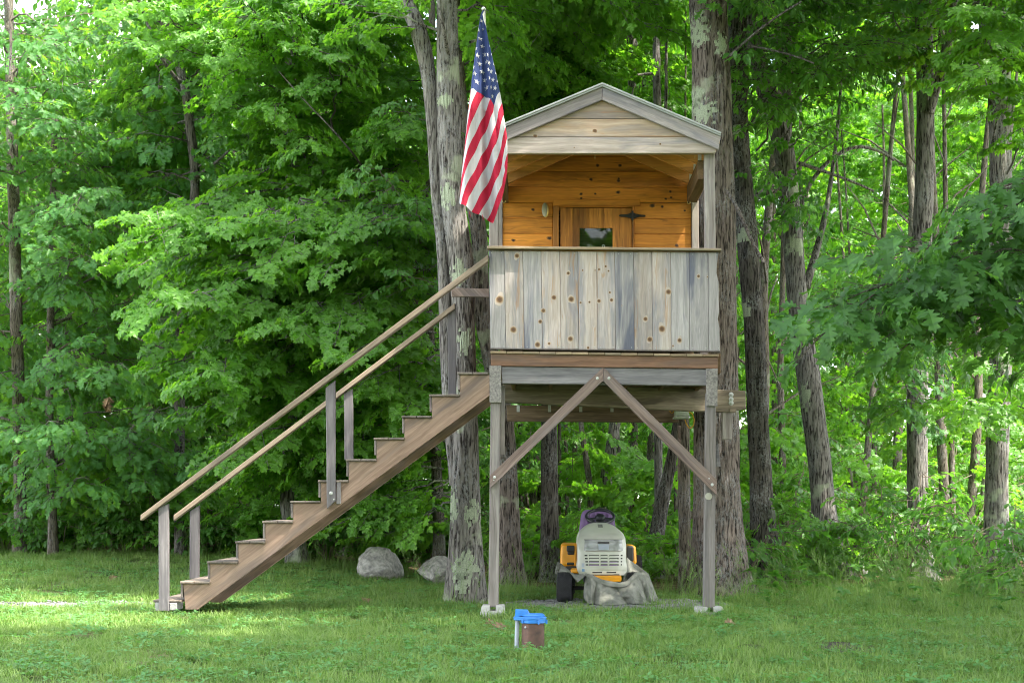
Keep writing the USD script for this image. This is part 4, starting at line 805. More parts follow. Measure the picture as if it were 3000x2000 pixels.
tree('slender_tree', 'slender crooked sapling trunk seen under the middle of the deck', [(1735, 1640, 18, 23), (1728, 1430, 17, 23), (1715, 1330, 17, 23), (1702, 1240, 14, 23), (1690, 1000, 12, 23), (1680, 600, 11, 23)], 'bark_thin', 'maple', 30, n=12)
tree('slender_tree', 'stout leaning trunk seen under the deck above the mower', [(1770, 1600, 40, 24), (1772, 1440, 38, 24), (1788, 1330, 34, 24), (1803, 1230, 32, 24), (1830, 900, 30, 24), (1850, 300, 26, 24)], 'bark_grey', 'maple', 31, [([(1600, -150), (2000, -150), (2010, 330), (1700, 300)], 24, 20.5, 24, dict(maxlen=2.0))], n=18)
tree('slender_tree', 'pale slender trunk rising behind the right slope of the roof', [(1930, 1640, 24, 20.5), (1928, 1000, 23, 20.5), (1926, 400, 22, 20.5), (1920, 0, 20, 20.5)], 'bark_grey', 'maple', 43, n=14, limbs=[[(1920, 215, 8, 20.4), (1860, 222, 7, 20.3), (1800, 240, 5, 20.2)], [(1950, 330, 9, 20.6), (1952, 150, 8, 20.6), (1946, 0, 7, 20.6)]])
tree('leaning_tree', 'dark trunk leaning right behind the mower', [(1912, 1680, 46, 19.6), (1925, 1560, 44, 19.6), (1960, 1380, 34, 19.6), (1985, 1250, 30, 19.6), (2010, 1050, 28, 19.6), (2030, 600, 24, 19.6)], 'bark_dark', 'maple', 32, n=22)
tree('slim_tree', 'slim grey trunk carrying the rear beam of the treehouse', [(2010, 1720, 38, 16.5), (2007, 1600, 33, 16.5), (2004, 1450, 33, 16.5), (2004, 1300, 32, 16.5), (2003, 1195, 30, 16.5)], 'bark_thin', 'maple', 33, top=0, n=24, step=.05, amp=.012)
BT = tree('big_trunk_tree', 'massive furrowed trunk behind the right side of the treehouse', [(2110, 1735, 170, 15.75), (2108, 1600, 146, 15.75), (2102, 1400, 132, 15.75), (2098, 1200, 126, 15.75), (2096, 900, 122, 15.75), (2094, 700, 118, 15.75), (2086, 380, 116, 15.75), (2082, 160, 110, 15.75), (2076, 0, 108, 15.75), (2066, -260, 98, 15.75)], 'bark_oak', 'oak', 34,
     [([(1900, -420), (2500, -420), (2480, -120), (2250, -60), (1950, -100)], 14, 14.5, 18, dict(maxlen=2.2))], limbs=[[(2130, 560, 9, 15.5), (2160, 610, 10, 15.4), (2200, 700, 11, 15.2), (2238, 770, 10, 15.0)]], n=110, step=.03, amp=.036, freq=12)
lichen(BT, [(2046, 90, 34, 60), (2060, 330, 50, 40), (2110, 130, 20, 40), (2040, 280, 24, 36)], 6, .37)
LT = tree('lichen_trunk_tree', 'lichen-blotched dark trunk just right of the massive trunk', [(2250, 1690, 92, 18.6), (2236, 1560, 74, 18.6), (2224, 1300, 60, 18.6), (2212, 1000, 60, 18.6), (2190, 700, 60, 18.6), (2166, 400, 52, 18.6), (2160, 160, 54, 18.6), (2164, -150, 46, 18.6)], 'bark_dark', 'beech', 35, limbs=[[(2138, 165, 8, 15.4), (2223, 89, 7, 15.2), (2348, 5, 5, 15.0)], [(2192, 134, 6, 15.6), (2312, 160, 5, 15.5), (2385, 186, 4, 15.4)]], regions=
     [([(2150, -200), (2500, -200), (2560, 120), (2300, 260), (2150, 160)], 26, 15.5, 18.5, dict(maxlen=2.0))], n=40, step=.06, amp=.024)
lichen(LT, [(2178, 690, 24, 26), (2160, 380, 14, 20), (2158, 260, 14, 18), (2182, 910, 20, 30)], 7)
FT = tree('forked_tree', 'forked trunk with two upright limbs right of the treehouse', [(2440, 1668, 100, 19.6), (2420, 1560, 76, 19.6), (2400, 1350, 66, 19.6), (2370, 1120, 66, 19.6), (2345, 950, 62, 19.6), (2325, 750, 58, 19.6), (2310, 560, 56, 19.6), (2285, 380, 60, 19.6), (2250, 280, 56, 19.6), (2215, 160, 50, 19.5), (2190, 60, 46, 19.4), (2160, -140, 40, 19.3)], 'bark_grey', 'beech', 36,
     [([(2280, -200), (2720, -200), (2700, 200), (2400, 330), (2240, 240)], 34, 17.6, 20.5, dict(maxlen=2.2)), ([(2200, 380), (2420, 330), (2420, 620), (2240, 700)], 10, 17.8, 19.2, dict(maxlen=1.5))],
     limbs=[[(2300, 480, 36, 19.6), (2306, 330, 30, 19.6), (2304, 150, 28, 19.6), (2300, -60, 24, 19.6)], [(2350, 800, 18, 19.6), (2345, 620, 14, 19.8), (2420, 480, 12, 19.8), (2520, 430, 10, 19.9), (2620, 470, 7, 20)], [(2339, 478, 12, 19.7), (2446, 513, 9, 19.8), (2560, 560, 6, 20)], [(2210, 585, 26, 19.4), (2259, 513, 24, 19.5), (2310, 470, 26, 19.6)], [(2360, 840, 26, 19.6), (2430, 560, 14, 20), (2460, 300, 9, 20.2), (2470, 120, 7, 20.3)]], n=40, step=.06, amp=.02)
lichen(FT, [(2312, 620, 26, 24), (2330, 720, 34, 30), (2256, 310, 20, 18), (2360, 1160, 18, 40)], 8)
STT = tree('straight_tree', 'straight trunk with a branch rising to the right, right of the forked tree', [(2695, 1668, 76, 19.2), (2690, 1560, 64, 19.2), (2688, 1300, 58, 19.2), (2692, 1000, 58, 19.2), (2702, 700, 56, 19.2), (2712, 300, 50, 19.2), (2704, 0, 46, 19.2), (2700, -200, 42, 19.2)], 'bark_grey', 'oak', 37,
     [([(2450, -250), (3050, -250), (3050, 120), (2760, 200), (2500, 100)], 28, 16.5, 19.5, dict(maxlen=2.2)), ([(2480, 860), (2800, 900), (2820, 1280), (2520, 1260)], 12, 16.6, 18.8, dict(maxlen=1.8))], limbs=[[(2722, 330, 30, 19.1), (2750, 230, 30, 19), (2785, 90, 28, 18.9), (2800, -40, 26, 18.8), (2825, -200, 22, 18.7)]], n=36, step=.06, amp=.02)
lichen(STT, [(2710, 290, 20, 36), (2704, 60, 18, 18), (2695, 1080, 16, 24)], 9)
MT = tree('mossy_tree', 'trunk with pale lichen near the right edge of the photo', [(2925, 1672, 86, 17.4), (2918, 1560, 72, 17.4), (2922, 1300, 64, 17.4), (2935, 900, 62, 17.4), (2932, 500, 62, 17.4), (2925, 200, 66, 17.4), (2912, 0, 60, 17.4), (2890, -200, 50, 17.4)], 'bark_grey', 'maple', 38,
     [([(2760, -200), (3200, -200), (3250, 300), (2950, 350), (2800, 100)], 22, 14.5, 17.5, dict(maxlen=2.0)), ([(2780, 980), (3080, 980), (3080, 1320), (2800, 1280)], 11, 15.0, 17.0, dict(maxlen=1.7))], limbs=[[(2925, 260, 30, 17.4), (2890, 130, 30, 17.5), (2870, -20, 28, 17.6), (2860, -160, 24, 17.7)]], n=36, step=.06, amp=.02)
lichen(MT, [(2930, 250, 26, 50), (2922, 100, 18, 40), (2945, 1050, 20, 40)], 10)
# the oak whose boughs come in from the right, near the camera
oak_src = lambda u, v: (u + 420, v - 40, 11.2)
tree('foreground_oak_tree', 'near oak whose large dark leaves reach in from the right edge', [(3560, 1990, 210, 9.2), (3540, 1500, 190, 9.2), (3520, 900, 180, 9.2), (3500, 200, 170, 9.2), (3490, -700, 150, 9.2), (3480, -1500, 120, 9.2)], 'bark_oak', 'big_oak', 39,
     [([(2320, 880), (2470, 770), (2700, 640), (2900, 500), (3120, 420), (3150, 1010), (2950, 1000), (2700, 960), (2480, 970)], 34, 9.6, 11.6, dict(maxlen=1.5, src=oak_src, droop=.30, lift=.06, rad=.012))], leaf_parts=300, n=40, step=.12)

# ------------------------------------------------------------------ trees outside the photo that shade the clearing
def shade_tree(label, x, y, h, z0, r, n, seed, kind='canopy', scale=1.0):
    t = Thing('shade_tree', label, 'tree', (x, y, 0)); rr = np.random.default_rng(seed)
    pts = [[x, y, -.05], [x + .1, y, h * .3], [x - .1, y + .1, h * .6], [x, y, h]]; t.part('trunk', world_trunk(pts, [.26, .22, .17, .06], n=20, step=.25, seed=seed), 'bark_oak', smooth=True)
    fo = Foliage(seed)
    for q in range(n):
        zz = rr.uniform(z0, h); f = math.sin(math.pi * min(max((zz - z0) / (h - z0), .06), 1) * .92) ** .6; a = rr.uniform(0, 2 * np.pi); L = r * f * rr.uniform(.55, 1.0)
        fo.bough([x, y, zz - .5], [x + L * math.cos(a), y + L * math.sin(a), zz], rad=.05, lift=.12, gap=.30, scale=scale, start=.3, droop=.2)
    fo.write(t, kind, limb_look='bark_thin')
for lab, x, y, h, z0, r, n, seed in (('tall tree standing right of the clearing outside the photo', 6.6, 8.8, 14.5, 5.6, 4.6, 70, 61), ('tall tree right of the camera outside the photo', 9.0, 3.0, 15.0, 5.0, 4.8, 60, 62),
                                     ('tall tree between the camera and the clearing, outside the photo on the right', 4.6, 5.9, 15.0, 7.6, 4.4, 44, 63), ('tall tree beyond the near oak on the right, outside the photo', 9.6, 12.6, 13.5, 4.5, 4.0, 36, 64)):
    shade_tree(lab, x, y, h, z0, r, n, seed)

# ------------------------------------------------------------------ the wood behind
def woodland(name, label, kind, n, seed, dens, Y0, Y1, scale, half=1.05):
    r = np.random.default_rng(seed); pos = []
    while len(pos) < n:
        Y = Y0 + (Y1 - Y0) * r.random(4000) ** 1.0; u = r.uniform(-450, 3450, 4000); x = (u - U0) / F * Y; z = r.uniform(0, 15, 4000)
        p = np.stack([x, Y, z], 1); clump = meshkit.fbm(p * [.55, .4, .8], 3, seed)
        keep = r.random(4000) < dens(x, Y, z, u) * np.clip((clump - .40) * 6, 0, 1)
        pos += list(p[keep])
    pos = np.array(pos[:n]); pos[:, 2] += gz(pos[:, 0], pos[:, 1])
    a = r.uniform(0, 2 * np.pi, n); d = np.stack([np.cos(a), np.sin(a), r.normal(-.3, .25, n)], 1)
    protos = [[('leaves', l, SPEC[kind]['look']), ('twigs', t, 'stem_brown')] for l, t in sprays_of(kind)]
    path = numbered('/World/' + name); instancer(path, protos, pos, frames(d, r.normal(0, .35, n), r), scale * r.uniform(.7, 1.35, n), r.integers(0, 4, n))
    tag(stage.GetPrimAtPath(path), label, 'woodland', kind='stuff')
def bank(x, Y, z, u):      # rises away from the camera: low growth first, crowns behind
    topz = np.interp(Y, [21, 25, 31, 38, 46], [1.6, 3.6, 7.5, 12, 15]); lo = np.where(Y > 33, (Y - 33) * .25, 0)
    return np.where((z < topz) & (z > lo), np.where(z > topz - 2.2, 1.0, .55), 0.0)
woodland('woodland', 'mass of young maple foliage filling the wood behind the treehouse', 'maple', 6500, 71, bank, 22, 46, 1.15)
woodland('woodland', 'mass of bright small-leaved growth deep in the wood', 'beech', 5200, 72, bank, 23, 46, 1.2)
def roof_(x, Y, z, u): return np.where((z > np.interp(Y, [12, 18, 26], [8.2, 8.0, 9.4])) & (z < 13.5) & (u > 1450) & (x < 15), 1.0, 0.0)
woodland('woodland', 'high canopy of maple leaves closing over the treehouse and the trunks', 'maple', 4200, 74, roof_, 13.5, 42, 1.35)
def backdrop(x, Y, z, u): return np.where(z < 17, 1.0, 0.0)
woodland('woodland', 'far wall of trees closing off the wood', 'canopy', 2600, 75, backdrop, 46, 56, 1.5)
def dark_left(x, Y, z, u): return np.where((u < 1450) & (z < 11), 1.0, 0.0)
woodland('woodland', 'dense dim foliage behind the oaks on the left', 'beech', 3300, 73, dark_left, 22.5, 28, 1.35)
r9 = np.random.default_rng(66); n9 = 1700; p9 = np.stack([r9.uniform(-18, 18, n9), r9.uniform(-26, -15, n9), r9.uniform(.3, 13, n9)], 1)
instancer('/World/woodland_opposite', [[('leaves', l, 'maple_leaf')] for l, t in sprays_of('canopy')], p9, frames(np.stack([r9.normal(0, 1, n9), r9.normal(0, 1, n9), r9.normal(-.3, .25, n9)], 1), r9.normal(0, .35, n9), r9), r9.uniform(1.0, 1.8, n9), r9.integers(0, 4, n9))
tag(stage.GetPrimAtPath('/World/woodland_opposite'), 'wood on the far side of the clearing behind the camera', 'woodland', kind='stuff')
# slender trunks among them
TB_ = None; rr = np.random.default_rng(81)
for q in range(50):
    Y = rr.uniform(22, 36); u = rr.uniform(40, 2960) if q < 10 else rr.uniform(1480, 2980) if q < 34 else rr.uniform(1520, 2000); x = (u - U0) / F * Y
    if TB_ is None:
        proto = stage.DefinePrim('/World/Looks_sapling' if False else '/World/sapling_tree', 'Xform'); COUNT['/World/sapling_tree'] = 1
        v, f = world_trunk([[0, 0, -.05], [.08, 0, 2.5], [-.05, .05, 5], [.1, 0, 9.5]], [.075, .06, .05, .02], n=12, step=.35, amp=.008, flare=.2, seed=3)
        v2, f2, n2 = meshkit.arrays((v, f), True); put('/World/sapling_tree/trunk', v2, f2, n2, 'bark_thin')
        br = [tube([[0, 0, h], [.5 * math.cos(a), .5 * math.sin(a), h + .5], [1.0 * math.cos(a), 1.0 * math.sin(a), h + .8]], [.02, .014, .006], 5, False) for h, a in ((2.4, .3), (3.1, 3.5), (4, 1.5), (4.6, 4.6), (5.3, 2.4), (6, 5.6))]
        put('/World/sapling_tree/limb', *join(br), None, 'bark_thin'); TB_ = proto; p = proto
    else:
        p = stage.DefinePrim(numbered('/World/sapling_tree'), 'Xform'); p.GetReferences().AddInternalReference('/World/sapling_tree'); p.SetInstanceable(True)
    xf = UsdGeom.Xformable(p); xf.ClearXformOpOrder()
    s = rr.uniform(.7, 1.5) if q < 34 else rr.uniform(.35, .7)
    M = np.eye(4); M[:3, :3] = Rot.from_euler('xyz', [rr.normal(0, .05), rr.normal(0, .09), rr.uniform(0, 6.28)]).as_matrix() @ np.diag([s, s, rr.uniform(.9, 1.3)]); M[:3, 3] = [x, Y, gz(x, Y)]
    xf.MakeMatrixXform().Set(Gf.Matrix4d(*M.T.ravel()))
    where = 'behind the leafy boughs left of the stairs' if u < 1450 else 'seen below the deck behind the mower' if u < 2080 else 'between the lichen trunk and the forked tree' if u < 2400 else 'between the forked tree and the straight trunk' if u < 2690 else 'right of the straight trunk'
    tag(p, 'slender sapling trunk deep in the wood, ' + where, 'sapling', 'slender saplings ' + where)

# ------------------------------------------------------------------ shrubs at the foot of the wood
def shrub(label, u, Y, h, w, seed, kind='shrub', n=9, group=None, scale=1.0, name='shrub'):
    x = (u - U0) / F * Y; z = float(gz(x, Y)); t = Thing(name, label, 'shrub', (x, Y, z), group); fo = Foliage(seed)
    for q in range(n):
        a = fo.r.uniform(0, 2 * np.pi); rr_ = w * fo.r.uniform(.3, 1); hh = h * fo.r.uniform(.45, 1.0)
        fo.bough([x + .04 * math.cos(a), Y + .04 * math.sin(a), z], [x + rr_ * math.cos(a), Y + rr_ * math.sin(a), z + hh], rad=.010, lift=.18, gap=.16, scale=scale, start=.35, droop=.15)
    fo.write(t, kind, name='foliage')
LSH = [(20, 21.4, 1.0, .8, 'broad-leaved bush at the left edge of the photo behind the lawn'), (110, 21.0, .8, .7, 'low broad-leaved bush at the foot of the pale oak on the far left'), (190, 20.9, .75, .6, 'light green bush at the foot of the slim oak on the left'),
       (290, 21.2, 1.1, .8, 'dark bush right of the slim oak on the left lawn edge'), (370, 20.8, 1.0, .8, 'bush at the lawn edge left of the lowest stair post'), (440, 20.5, 1.25, .9, 'tall dense bush just left of the lowest stair post'),
       (520, 20.4, 1.15, .8, 'bush seen between the two lowest stair posts'), (610, 20.3, .8, .7, 'bush at the lawn edge above the lowest steps'), (720, 20.2, .9, .7, 'bush at the lawn edge behind the middle of the stairs'),
       (800, 20.1, .8, .6, 'bush left of the maple foot behind the stairs'), (960, 20.0, 1.0, .7, 'bush between the maple foot and the larger boulder'), (1060, 20.4, 1.3, .7, 'leafy bush standing behind the larger boulder'),
       (1180, 20.0, 1.3, .8, 'leafy bush behind the gap between the two boulders'), (1290, 19.8, 1.2, .7, 'bush behind the smaller boulder')]
for q, (u, Y, h, w, lab) in enumerate(LSH): shrub(lab, u, Y, h, w, 200 + q, 'shrub' if q % 3 else 'maple', 10)
RSH = [(1560, 18.6, 1.2, .7, 'young maple bush left of the mower under the deck'), (1690, 19.4, 1.6, .9, 'young maple bush behind the mower'), (1800, 18.2, 1.5, .7, 'young maple with low leaves right behind the mower seat'), (1880, 20.4, 1.7, .9, 'young maple bush right of the mower under the deck'),
       (1970, 18.4, 1.0, .6, 'low bush by the slim trunk under the deck'), (2180, 17.3, .9, .5, 'low bush at the foot of the massive trunk'), (2330, 18.4, 1.3, .8, 'bush between the lichen-blotched trunk and the forked tree'), (2300, 20.5, 2.4, 1.1, 'tall young tree between the lichen-blotched trunk and the forked tree'),
       (2530, 18.8, 1.5, .9, 'dark bush right of the foot of the forked tree'), (2560, 21, 2.6, 1.3, 'tall young growth right of the forked tree'), (2640, 17.6, 2.5, 1.1, 'young tree with broad dark leaves before the straight trunk'), (2800, 17.4, 2.2, 1.2, 'young tree with broad leaves between the two right trunks'),
       (2850, 20, 2.8, 1.2, 'tall bush deep between the two right trunks'), (2960, 14.8, 1.9, 1.0, 'broad-leaved bush at the right edge of the photo'), (3030, 13.6, 1.5, .8, 'leafy shoots at the right edge in the tall grass')]
for q, (u, Y, h, w, lab) in enumerate(RSH):
    h, w, Y = (h * .58, w * .8, Y + (1.2 if u > 2900 else .5)) if u > 2450 or u < 2000 else (h * .75, w * .85, Y + .4)
    shrub(lab, u, Y, h, w, 230 + q, ('maple', 'shrub', 'beech')[q % 3] if u > 2100 else 'maple', 9)

# ------------------------------------------------------------------ grass
def tuft(n, size, h0, h1, wid, seed, lean=.5, seg=2):
    r = np.random.default_rng(seed); b = r.uniform(-size / 2, size / 2, (n, 2)); a = r.uniform(0, 2 * np.pi, n); h = r.uniform(h0, h1, n); ln = np.abs(r.normal(0, lean, n)) + .1; w = wid * r.uniform(.6, 1.3, n)
    t = np.linspace(0, 1, seg + 1); V, Fc, o = [], [], 0
    side = np.stack([-np.sin(a), np.cos(a)], 1)
    for k in range(n):
        c = np.stack([b[k, 0] + np.cos(a[k]) * ln[k] * h[k] * t ** 2, b[k, 1] + np.sin(a[k]) * ln[k] * h[k] * t ** 2, h[k] * (t - .25 * ln[k] * t ** 2)], 1)
        ww = w[k] * (1 - .85 * t); sd = np.r_[side[k], 0]
        V.append(np.vstack([c - sd * ww[:, None] / 2, c + sd * ww[:, None] / 2])); m = seg + 1
        for q in range(seg): Fc += [[o + q, o + m + q, o + m + q + 1], [o + q, o + m + q + 1, o + q + 1]]
        o += 2 * m
    return np.vstack(V), np.array(Fc)
def clover(n, size, seed, rad=.011):
    r = np.random.default_rng(seed); ms = []
    for k in range(n):
        c = np.r_[r.uniform(-size / 2, size / 2, 2), r.uniform(.02, .05)]; s = rad * r.uniform(.7, 1.4)
        for q in range(3):
            a = q * 2.094 + k; d = np.array([math.cos(a), math.sin(a), r.normal(.1, .2)]); e = np.array([-math.sin(a), math.cos(a), r.normal(0, .2)])
            ms.append((np.array([c, c + s * (.9 * d + .55 * e), c + s * 1.5 * d, c + s * (.9 * d - .55 * e)]), np.array([[0, 2, 1], [0, 3, 2]])))
    return join(ms)
def weed(seed, n=9, size=.09):
    r = np.random.default_rng(seed); ms = []
    for k in range(n):
        v, f = leaf_mesh('beech', size * r.uniform(.6, 1.2), .5, .2, k); a = k * 2.4 + r.normal(0, .3)
        ms.append((place(v, np.array([0, 0, .01]), np.array([math.cos(a), math.sin(a), r.uniform(.2, .9)]), np.array([0, 0, 1.0])), f))
    return join(ms)
def scatter(name, label, cat, protos, pos, seed, s0=.8, s1=1.25, tilt=.08):
    r = np.random.default_rng(seed); n = len(pos); R_ = Rot.from_euler('zyx', np.stack([r.uniform(0, 6.283, n), r.normal(0, tilt, n), r.normal(0, tilt, n)], 1)).as_matrix()
    path = numbered('/World/' + name); instancer(path, protos, pos, R_, r.uniform(s0, s1, n), r.integers(0, len(protos), n)); tag(stage.GetPrimAtPath(path), label, cat, kind='stuff')
def lawn_points(cell, y0, y1, seed, keep=None):
    r = np.random.default_rng(seed); out = []
    ys = np.arange(y0, y1, cell)
    for y in ys:
        xa, xb = (-120 - U0) / F * y - .2, (3120 - U0) / F * y + .2; xs = np.arange(xa, xb, cell); out.append(np.stack([xs + r.uniform(-.5, .5, len(xs)) * cell, y + r.uniform(-.5, .5, len(xs)) * cell], 1))
    p = np.vstack(out); x, y = p.T
    ok = (y < forest_edge(x) + .5) & ~in_path(x, y) & (~in_dirt(x, y, .95) | (r.random(len(x)) < .15)) & (r.random(len(x)) < .45 + 1.6 * (meshkit.fbm(np.stack([x * 1.6, y * 1.6, x * 0], -1), 3, 17) - .22)) & (~in_bay(x, y) | (r.random(len(x)) < .22))
    if keep is not None: ok &= keep(x, y, r)
    x, y = x[ok], y[ok]
    return np.stack([x, y, gz(x, y)], 1)
scatter('lawn_grass', 'short mown grass of the lawn around the treehouse', 'grass', [[('blades', tuft(150, .26, .02, .07, .0062, s, .9), 'grass_blade')] for s in (1, 2, 3, 4)], lawn_points(.16, 7.2, 12, 91), 92)
scatter('lawn_grass', 'short mown grass of the far lawn at the edge of the wood', 'grass', [[('blades', tuft(150, .34, .03, .08, .008, s, .9), 'grass_blade')] for s in (5, 6, 7)], lawn_points(.22, 12, 23, 93), 94)
scatter('clover', 'clover and small weeds growing through the lawn', 'clover', [[('leaflets', clover(24, .3, s, .017), 'clover_leaf')] for s in (1, 2, 3)] + [[('leaflets', weed(s, 7, .06), 'clover_leaf')] for s in (4, 5)], lawn_points(.20, 7.2, 19, 95, lambda x, y, r: r.random(len(x)) < .3 + 1.6 * (meshkit.fbm(np.stack([x * .9, y * .9, x * 0], -1), 3, 8) - .3)), 96)
def tall_zone(x, y, r):
    e = forest_edge(x); right = (x > 2.0) & (y > np.interp(x, [2, 3, 5], [13.6, 12.6, 11.8])); near = (y > e - .9)
    trunks = ((x + .85) ** 2 + (y - 14.5) ** 2 < .5) | ((x - 1.5) ** 2 + (y - 13.3) ** 2 < .3) | ((np.abs(x - .5) < 1.3) & (y > 15.0)) | ((x > -3) & (x < -1) & (y > 17.6))
    bay_edge = in_bay((x - .62) * .9 + .62, (y - 14.35) * .9 + 14.35) & ~in_bay(x, y)
    stones = (x > -2.8) & (x < -1.15) & (y > 17.0) & (y < 18.5)
    return ((right & (r.random(len(x)) < .30 + 1.1 * (meshkit.fbm(np.stack([x * 1.2, y * 1.2, x * 0], -1), 2, 14) - .25))) | (near & (r.random(len(x)) < .55)) | (trunks & (r.random(len(x)) < .5)) | (bay_edge & (r.random(len(x)) < .2))) & ~(stones & (r.random(len(x)) < .85))
def seed_heads(seed):
    r = np.random.default_rng(seed); ms = [tuft(9, .2, .35, .62, .005, seed, .35, 4)]
    for k in range(3):
        b = r.uniform(-.1, .1, 2); h = r.uniform(.5, .8); l = r.normal(0, .12, 2); ms.append(tube([[*b, 0], [*(b + l * .5), h * .6], [*(b + l * 1.4), h]], [.002, .0017, .001], 3, False))
        for q in range(14):
            s = .72 + .28 * q / 14; c = np.r_[b + l * 1.4 * s ** 2, h * s]; a = r.uniform(0, 6.28); e = c + [.035 * (1.1 - s) * 3 * math.cos(a), .035 * (1.1 - s) * 3 * math.sin(a), .02]
            ms.append((np.array([c, e, e + [.002, .002, .012]]), np.array([[0, 1, 2]])))
    return join(ms)
scatter('tall_grass', 'tall seeding grass along the edge of the wood and under the deck', 'grass', [[('blades', tuft(30, .3, .14, .42, .0065, s, .55, 4), 'grass_blade')] for s in (21, 22, 23)] + [[('blades', seed_heads(s), 'grass_blade')] for s in (31, 32)], lawn_points(.17, 11.5, 22, 97, tall_zone), 98, .4, .9, .14)
scatter('weeds', 'broad-leaved weeds among the tall grass on the right', 'weeds', [[('leaves', join([(weed(s, 8, .10)[0] + [0, 0, .12 * k], weed(s, 8, .10)[1]) for k in range(3)]), 'beech_leaf')] for s in (1, 2, 3)], lawn_points(.36, 12, 20, 99, lambda x, y, r: tall_zone(x, y, r) & (x > 1.9) & (r.random(len(x)) < .9)), 100, .5, 1.5, .2)
# pebbles
def pebbles(n, size, seed):
    r = np.random.default_rng(seed); ms = []
    for k in range(n):
        m = trimesh.creation.icosahedron(); m.apply_scale(r.uniform(.006, .017)); m.vertices *= [1, r.uniform(.6, 1), r.uniform(.4, .8)]; m.apply_translation([*r.uniform(-size / 2, size / 2, 2), .004]); ms.append(m)
    return join(ms)
def gravel_pts(fn, x0, x1, y0, y1, cell, seed):
    r = np.random.default_rng(seed); x, y = np.meshgrid(np.arange(x0, x1, cell), np.arange(y0, y1, cell)); x = x.ravel() + r.uniform(-.05, .05, x.size); y = y.ravel() + r.uniform(-.05, .05, y.size); k = fn(x, y); return np.stack([x[k], y[k], gz(x[k], y[k]) + .008], 1)
scatter('gravel', 'loose grey stones of the gravel path and of the patch under the mower', 'gravel', [[('stones', pebbles(40, .22, s), 'pebble')] for s in (1, 2, 3)], np.vstack([gravel_pts(in_path, -8, -3, 13.6, 14.9, .17, 3), gravel_pts(in_bay, -1.2, 2.6, 13.2, 15.6, .17, 4)]), 101)

# ------------------------------------------------------------------ the flag
YG = 11.95
pA = lambda x, y: (1340 + x / 4.9, 20 + y / 4.9)
pB = lambda x, y: (1330 + x / 4.753, 330 + y / 4.753)
left = [(1416.5, 28), (1411, 40), (1407, 53), (1399, 110), (1389, 187), (1382, 240), (1380, 266), (1374, 316), (1372, 330), (1361.6, 448), (1355, 498), (1351, 551), (1348, 599)]
bottom = [pB(92, 1310), pB(110, 1322), pB(180, 1350), pB(240, 1390), pB(350, 1420), pB(455, 1465), pB(540, 1505)]
right = [pB(600, 1390), pB(665, 1210), pB(700, 1050), pB(735, 870), pB(747, 720), pB(742, 500), pB(735, 300), pB(700, 60), pB(685, 0), pA(655, 1450), pA(635, 1330), pA(605, 1180), pA(560, 960), pA(510, 760), pA(440, 450), pA(410, 290), pA(380, 200), pA(362, 110), (1418.5, 30)]
outline = Polygon(left + bottom + right).buffer(0)
curves = [[pA(200, 1180), pA(196, 1250), pA(168, 1500), pB(195, 0), pB(150, 540), pB(80, 1300)],
          [pA(310, 1150), pA(280, 1225), pA(210, 1440), pB(232, 0), pB(190, 200), pB(165, 400), pB(140, 560)],
          [pA(420, 1190), pA(382, 1262), pA(290, 1460), pB(308, 0), pB(242, 200), pB(192, 380), pB(160, 540), pB(135, 680)],
          [pA(530, 1250), pA(475, 1335), pA(400, 1480), pB(430, 0), pB(340, 200), pB(265, 380), pB(205, 560), pB(160, 720), pB(130, 850), pB(85, 1060)],
          [pA(530, 1300), pA(525, 1415), pA(520, 1480), pB(545, 0), pB(480, 150), pB(390, 330), pB(310, 520), pB(250, 660), pB(190, 820), pB(140, 970), pB(112, 1100), pB(80, 1260)],
          [pA(660, 1260), pA(635, 1340), pA(580, 1540), pB(620, 0), pB(588, 150), pB(530, 320), pB(440, 480), pB(380, 600), pB(310, 770), pB(240, 920), pB(180, 1080), pB(130, 1230), pB(95, 1380)],
          [pB(700, -80), pB(683, 0), pB(655, 150), pB(625, 300), pB(590, 430), pB(500, 600), pB(430, 750), pB(360, 900), pB(280, 1050), pB(215, 1210), pB(170, 1400)],
          [pB(725, 100), pB(713, 160), pB(690, 280), pB(655, 480), pB(600, 660), pB(530, 830), pB(440, 1000), pB(360, 1150), pB(290, 1300), pB(230, 1430)],
          [pB(750, 240), pB(735, 320), pB(715, 450), pB(680, 620), pB(660, 750), pB(625, 880), pB(540, 1030), pB(460, 1190), pB(390, 1340), pB(330, 1460)],
          [pB(765, 500), pB(742, 560), pB(715, 670), pB(700, 740), pB(712, 800), pB(682, 900), pB(668, 1000), pB(620, 1120), pB(550, 1280), pB(480, 1410), pB(430, 1510)]]
canton = Polygon(left[:7] + [pA(200, 1205), pA(280, 1225), pA(382, 1262), pA(475, 1335), pA(525, 1415), pA(560, 1300), pA(605, 1180), pA(560, 960), pA(510, 760), pA(440, 450), pA(410, 290), pA(380, 200), pA(362, 110), (1418.5, 30)]).buffer(0)
def flag_y(u, v):
    """folds of the hanging cloth: depth at a pixel"""
    t = np.clip((v - 28) / 620, 0, 1); uc = 1418 - 2 * t + 0 * u; q = (u - uc) / (6 + 62 * t)
    return .06 * (.25 + t) * np.cos(q * 3.4 + .5 - t) + .034 * (.3 + t) * np.cos(q * 8.3 - v * .004) + .10 * q * np.clip(t, .1, 1) * .6 - .25 * (1 - t) * 0
